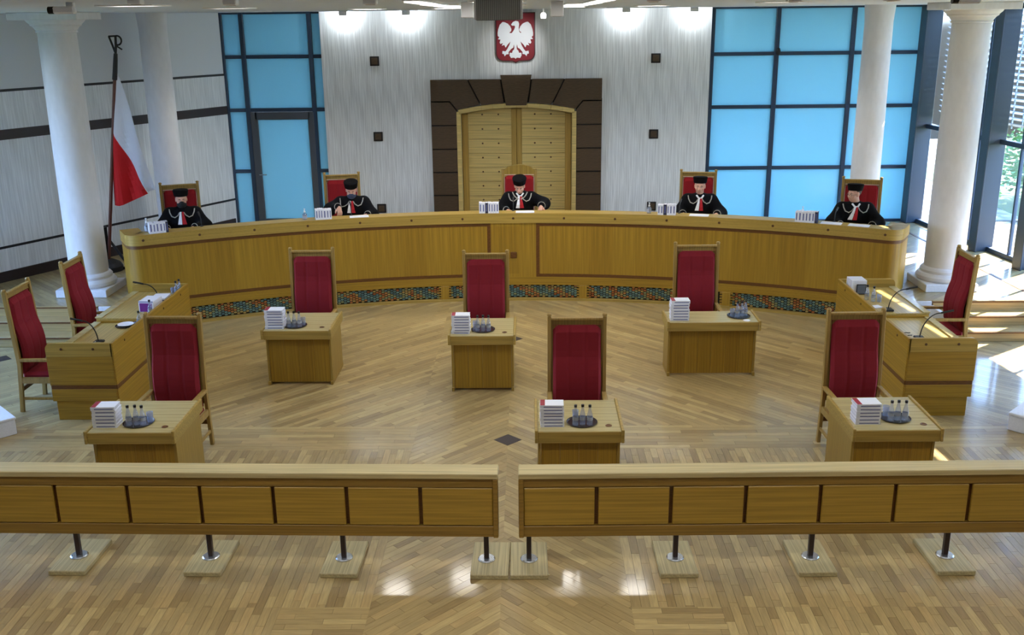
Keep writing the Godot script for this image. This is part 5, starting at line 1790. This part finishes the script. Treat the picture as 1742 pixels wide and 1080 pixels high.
func bench_items() -> void:
	# rows of volumes on the parapet shelf, one row for each judge
	var rows := [[-29.0, 6, "flag end judge", 0.16], [-15.95, 6, "blue door judge", 0.165], [-2.05, 7, "presiding judge", 0.17], [12.95, 6, "judge right of portal", 0.165], [24.2, 7, "window end judge", 0.165]]
	for r in rows:
		var widths := []
		var tot := 0.0
		for i in r[1]:
			var w := rng.randf_range(0.033, 0.052)
			widths.append(w)
			tot += w + 0.002
		var a0: float = r[0]
		var p0 := arc(a0, BR + 0.085, 1.45)
		var tn := Basis(Vector3.UP, -deg_to_rad(a0))
		var x := -tot * 0.5
		for i in r[1]:
			var p := p0 + tn * Vector3(x + widths[i] * 0.5, 0, 0)
			var dark: bool = (i == r[1] - 1 and (r[0] < -20 or r[0] > 20)) or (i == 2 and absf(r[0]) < 14)
			var t := thing("book", "white volume, %s in the row by the %s" % [ORDL[i], r[2]], "book", p, -deg_to_rad(a0), "volumes standing on the bench")
			make_book(t, widths[i], r[3] + rng.randf_range(-0.006, 0.006), 0.13, false, 3 if dark else 0)
			x += widths[i] + 0.002
	# papers before the judges
	var pa := [[-13.0, "papers in front of the judge by the blue door"], [1.0, "papers in front of the presiding judge"], [15.6, "papers in front of the judge right of the portal"], [26.1, "sheet of paper on the bench left of the window end judge"], [28.2, "sheet of paper on the bench before the window end judge"]]
	for e in pa:
		var t := thing("paper", e[1], "paper", arc(e[0], BR + 0.10, 1.45), -deg_to_rad(e[0]), "papers on the bench")
		part(t, "sheet", MB.new().box(Vector3(0, 0.004, 0), Vector3(0.30, 0.008, 0.16), 0.001), M.paper)
		part(t, "sheet", MB.new().box(Vector3(0.03, 0.009, -0.01), Vector3(0.21, 0.002, 0.13), 0.0, Basis(Vector3.UP, 0.1)), M.paper)
	# hand gel
	for e in [[-17.45, "clear gel bottle with white pump left of the books by the blue door"], [11.45, "clear gel bottle with white pump left of the books right of the portal"], [-29.75, "white pump bottle behind the books at the flag end of the bench"], [23.75, "white pump bottle behind the books at the window end of the bench"]]:
		var back := 0.13 if absf(e[0]) < 20 else 0.21
		var t := thing("gel_bottle", e[1], "bottle", arc(e[0], BR + back, 1.45), 0.0, "hand gel bottles")
		t.scale.y = 1.0 if absf(e[0]) < 20 else 1.22
		part(t, "bottle_body", MB.new().lathe([Vector2(0, 0), Vector2(0.033, 0), Vector2(0.035, 0.01), Vector2(0.035, 0.085), Vector2(0.014, 0.105), Vector2(0.014, 0.115), Vector2(0, 0.115)], 18), M.bottle)
		part(t, "bottle_label", MB.new().lathe([Vector2(0.0355, 0.02), Vector2(0.0355, 0.07)], 18), M.label_grey)
		part(t, "pump", MB.new().lathe([Vector2(0.016, 0.112), Vector2(0.016, 0.135), Vector2(0.006, 0.14), Vector2(0.006, 0.16), Vector2(0.014, 0.162), Vector2(0.014, 0.172), Vector2(0, 0.173)], 14), M.china)
	for e in [[-25.6, "flag end judge"], [-13.6, "judge by the blue door"], [0.0, "presiding judge"], [13.9, "judge right of the portal"], [26.2, "window end judge"]]:
		microphone(arc(e[0], BR + 0.225, 1.45), -deg_to_rad(e[0]) + PI, "thin dark microphone on the bench before the %s" % e[1], 0.12, 0.13, false)

func trio(cx: float, cz: float, y: float, where: String, glass_dx: float, glass_dz: float) -> void:
	tray(Vector3(cx, y, cz), "round dark tray of bottles on the %s" % where)
	var w := ["left", "middle", "right"]
	for i in 3:
		bottle(Vector3(cx - 0.065 + 0.068 * i, y + 0.0045, cz + 0.065 - 0.01 * (i % 2)), "%s water bottle of three on the %s" % [w[i], where])
	glass(Vector3(cx + glass_dx, y + 0.0045, cz + glass_dz), "tumbler behind the bottles on the %s" % where)

func desk_items() -> void:
	var y := 0.7505
	book_stack("front left desk", -3.835, -8.92, y, 6, 0.23, 0.16, 0.215)
	book_stack("front middle desk", 0.455, -8.89, y, 7, 0.225, 0.15, 0.22)
	book_stack("front right desk", 3.45, -8.93, y, 6, 0.235, 0.17, 0.205)
	book_stack("back left desk", -2.965, -12.08, y, 7, 0.235, 0.16, 0.245)
	book_stack("back middle desk", -0.598, -11.82, y, 7, 0.225, 0.15, 0.235)
	book_stack("wide back right desk", 2.17, -12.33, y, 7, 0.235, 0.16, 0.26)
	trio(-3.56, -8.97, y, "front left desk", 0.11, -0.02)
	trio(0.745, -8.93, y, "front middle desk", -0.06, -0.06)
	trio(3.76, -9.0, y, "front right desk", -0.07, -0.06)
	trio(-2.735, -12.14, y, "back left desk", 0.1, -0.02)
	trio(-0.33, -11.92, y, "back middle desk", -0.1, -0.03)
	tray(Vector3(2.955, y, -12.44), "round dark tray of bottles on the wide back right desk")
	var k := 0
	for p in [Vector3(2.93, 0, -12.40), Vector3(2.99, 0, -12.42), Vector3(3.045, 0, -12.46)]:
		bottle(p + Vector3(0, y + 0.0045, 0), "%s water bottle of three on the wide back right desk" % ["left", "middle", "right"][k])
		k += 1
	glass(Vector3(2.87, y + 0.0045, -12.43), "tumbler left of the bottles on the wide back right desk")
	var t := thing("coaster", "small white paper coaster on the wide back right desk", "coaster", Vector3(3.02, y, -12.25))
	part(t, "disc", MB.new().lathe([Vector2(0, 0), Vector2(0.045, 0), Vector2(0.045, 0.003), Vector2(0, 0.003)], 20), M.china)

func side_items() -> void:
	var yn := 0.7905
	var yf := 0.8405
	# flag side
	microphone(Vector3(-4.93, yn, -11.35), deg_to_rad(-90), "gooseneck microphone at the near end of the flag side desk", 0.16, 0.26)
	microphone(Vector3(-4.82, yf, -13.1), deg_to_rad(-90), "gooseneck microphone at the far end of the flag side desk", 0.18, 0.2)
	tray(Vector3(-4.87, yn, -12.05), "round dark tray under a white plate on the flag side desk", 0.13)
	var pl := thing("plate", "white plate on the tray on the flag side desk", "plate", Vector3(-4.87, yn + 0.014, -12.05))
	part(pl, "dish", MB.new().lathe([Vector2(0, 0), Vector2(0.06, 0), Vector2(0.1, 0.012), Vector2(0.098, 0.014), Vector2(0.055, 0.004), Vector2(0, 0.004)], 28), M.china)
	bottle(Vector3(-4.68, yn, -12.02), "water bottle beside the plate on the flag side desk")
	glass(Vector3(-4.66, yn, -11.9), "tumbler beside the plate on the flag side desk")
	var gl := thing("cable", "dark cable loop lying on the flag side desk near the plate", "cable", Vector3(-4.72, yn + 0.004, -11.75))
	part(gl, "loop", MB.new().tube([Vector3(0.05, 0.004, 0.04), Vector3(-0.03, 0.004, 0.05), Vector3(-0.05, 0.004, -0.01), Vector3(0.0, 0.004, -0.05), Vector3(0.05, 0.004, -0.05)], 0.005, 6), M.black)
	var bx := thing("carton", "white carton with purple front on the flag side desk", "carton", Vector3(-4.745, yf, -12.62), deg_to_rad(-4))
	part(bx, "box", MB.new().box(Vector3(0, 0.075, 0), Vector3(0.2, 0.15, 0.28), 0.004), M.cover_white)
	part(bx, "purple_front", MB.new().box(Vector3(-0.005, 0.065, 0.141), Vector3(0.165, 0.115, 0.003)), M.purple)
	part(bx, "blue_stripe", MB.new().box(Vector3(0, 0.141, 0.141), Vector3(0.19, 0.012, 0.003)), M.spine_blue)
	for k in 2:
		var b := thing("book", "white volume lying %s the purple carton on the flag side desk" % ["behind", "on the book behind"][k], "book", Vector3(-4.72, yf + 0.0505 * k, -12.92), 0.05, "books on the side desks")
		make_book(b, 0.2, 0.05, 0.26, true, 0)
	bottle(Vector3(-4.64, yf, -13.32), "left water bottle in the far corner of the flag side desk")
	bottle(Vector3(-4.63, yf, -13.42), "right water bottle in the far corner of the flag side desk")
	glass(Vector3(-4.7, yf, -13.35), "tumbler in the far corner of the flag side desk")
	bottle(Vector3(-4.66, yf, -12.36), "water bottle before the purple carton on the flag side desk")
	# window side
	microphone(Vector3(4.86, yn, -11.32), deg_to_rad(90), "gooseneck microphone at the near end of the window side desk", 0.22, 0.3)
	microphone(Vector3(4.84, yf, -12.35), deg_to_rad(90), "gooseneck microphone at the middle of the window side desk", 0.2, 0.26)
	var cb := thing("cable", "thin dark cable loop by the microphone on the window side desk", "cable", Vector3(4.76, yn + 0.004, -11.5))
	part(cb, "loop", MB.new().tube([Vector3(0.06, 0.004, 0.05), Vector3(-0.03, 0.004, 0.06), Vector3(-0.06, 0.004, 0.0), Vector3(0.0, 0.004, -0.05), Vector3(0.07, 0.004, -0.04)], 0.005, 6), M.black)
	for k in 4:
		var b := thing("book", "upright white volume, %s from the bench end on the window side desk" % ["first", "second", "third", "fourth"][k], "book", Vector3(4.71, yf, -13.34 + 0.06 * k), deg_to_rad(90), "books on the side desks")
		make_book(b, 0.052, 0.19, 0.2, false, 0)
	var fr := thing("display_card", "grey framed card leaning against the volumes on the window side desk", "card", Vector3(4.735, yf + 0.003, -13.115))
	part(fr, "board", MB.new().box(Vector3(0, 0.07, 0), Vector3(0.13, 0.14, 0.012), 0.002), M.black)
	part(fr, "face", MB.new().box(Vector3(0, 0.07, 0.007), Vector3(0.108, 0.118, 0.003)), M.screen_grey)
	bottle(Vector3(4.73, yf, -12.86), "left water bottle on the window side desk")
	bottle(Vector3(4.79, yf, -12.78), "right water bottle on the window side desk")
	glass(Vector3(4.86, yf, -12.76), "tumbler beside the bottles on the window side desk")
	var pp := thing("napkin", "white paper napkin on the window side desk", "napkin", Vector3(4.74, yf, -12.5))
	part(pp, "sheet", MB.new().box(Vector3(0, 0.006, 0), Vector3(0.13, 0.012, 0.12), 0.002, Basis(Vector3.UP, 0.3)), M.paper)

func ceiling_things() -> void:
	var u := thing("ceiling_unit", "grey ribbed unit hanging from the ceiling over the axis", "ceiling unit", Vector3(0.063, CEIL, -6.5))
	part(u, "housing", MB.new().box(Vector3(0, -0.07, -0.06), Vector3(0.30, 0.14, 0.2), 0.004), M.lamp_white)
	var rib := MB.new().box(Vector3.ZERO, Vector3(0.0075, 0.136, 0.012)).mesh()
	part(u, "front_plate", MB.new().box(Vector3(0, -0.074, 0.042), Vector3(0.27, 0.142, 0.01)), M.unit_dark)
	for i in 22:
		part_m(u, "rib", rib, M.unit_grey).position = Vector3(-0.126 + 0.012 * i, -0.074, 0.05)
	# small white downlights
	var spots := [[-2.122, -6.3, 0.028, "first"], [-1.546, -6.3, 0.04, "second"], [-0.703, -6.3, 0.046, "third"], [1.0, -6.3, 0.048, "sixth"], [1.836, -6.3, 0.058, "seventh"], [2.42, -6.3, 0.06, "eighth"], [-0.27, -9.0, 0.13, "fourth"], [0.5, -9.0, 0.128, "fifth"]]
	for s in spots:
		var d := thing("downlight", "small white box downlight on the ceiling, %s from the left" % s[3], "downlight", Vector3(s[0], CEIL, s[1]), 0.0, "white box downlights")
		var w := 0.08 if s[1] > -7 else 0.11
		part(d, "housing", MB.new().box(Vector3(0, -s[2] * 0.5, 0), Vector3(w, s[2], w), 0.006), M.lamp_white)
		part(d, "lens", MB.new().lathe([Vector2(0, -s[2] - 0.002), Vector2(w * 0.35, -s[2] - 0.002), Vector2(w * 0.38, -s[2])], 14), M.steel)
	# surveillance cameras
	for s in [-1.0, 1.0]:
		var c := thing("surveillance_camera", "white surveillance camera under the ceiling on the %s side" % ("flag" if s < 0 else "window"), "camera", Vector3(s * 3.02 + 0.15, CEIL, -7.0), 0.0, "surveillance cameras")
		part(c, "bracket", MB.new().box(Vector3(0.03, -0.03, -0.03), Vector3(0.05, 0.06, 0.04), 0.004), M.lamp_white)
		part(c, "camera_body", MB.new().box(Vector3(0.0, -0.05, 0), Vector3(0.15, 0.05, 0.06), 0.012), M.lamp_white)
		part(c, "lens", MB.new().lathe([Vector2(0, 0), Vector2(0.024, 0), Vector2(0.024, 0.04), Vector2(0, 0.042)], 14, Transform3D(Basis(Vector3.BACK, PI / 2), Vector3(-0.07, -0.05, 0.0))), M.black)
	# spotlight on the coat of arms
	var l := thing("crest_spotlight", "small bright spotlight beside the coat of arms", "spotlight", Vector3(0.53, CEIL, -18.2))
	part(l, "stem", MB.new().tube([Vector3(0, 0, 0), Vector3(0, -0.08, 0)], 0.012, 8), M.lamp_white)
	part(l, "lamp_body", MB.new().lathe([Vector2(0, -0.17), Vector2(0.045, -0.165), Vector2(0.05, -0.1), Vector2(0.03, -0.07), Vector2(0, -0.07)], 16), M.glow)
	var sp := SpotLight3D.new()
	sp.light_energy = 2.0
	sp.spot_angle = 22.0
	sp.light_size = 0.05
	sp.spot_range = 30.0
	sp.spot_attenuation = 2.0
	sp.shadow_enabled = true
	l.add_child(sp)
	sp.position = Vector3(-0.05, -0.12, -0.08)
	sp.look_at_from_position(l.position + sp.position, Vector3(0.02, 3.95, -19.95))

func floor_blocks() -> void:
	for s in [-1.0, 1.0]:
		var b := thing("plinth_block", "white low block on the floor at the %s edge of the view" % ("left" if s < 0 else "right"), "block", Vector3((s * 6.1), 0, -10.45), deg_to_rad(45))
		part(b, "body", MB.new().box(Vector3(0, 0.09, 0), Vector3(0.72, 0.18, 0.72), 0.01), M.stone_pale)
		part(b, "slab", MB.new().box(Vector3(0, 0.195, 0), Vector3(0.74, 0.03, 0.74), 0.008), M.stone_pale)
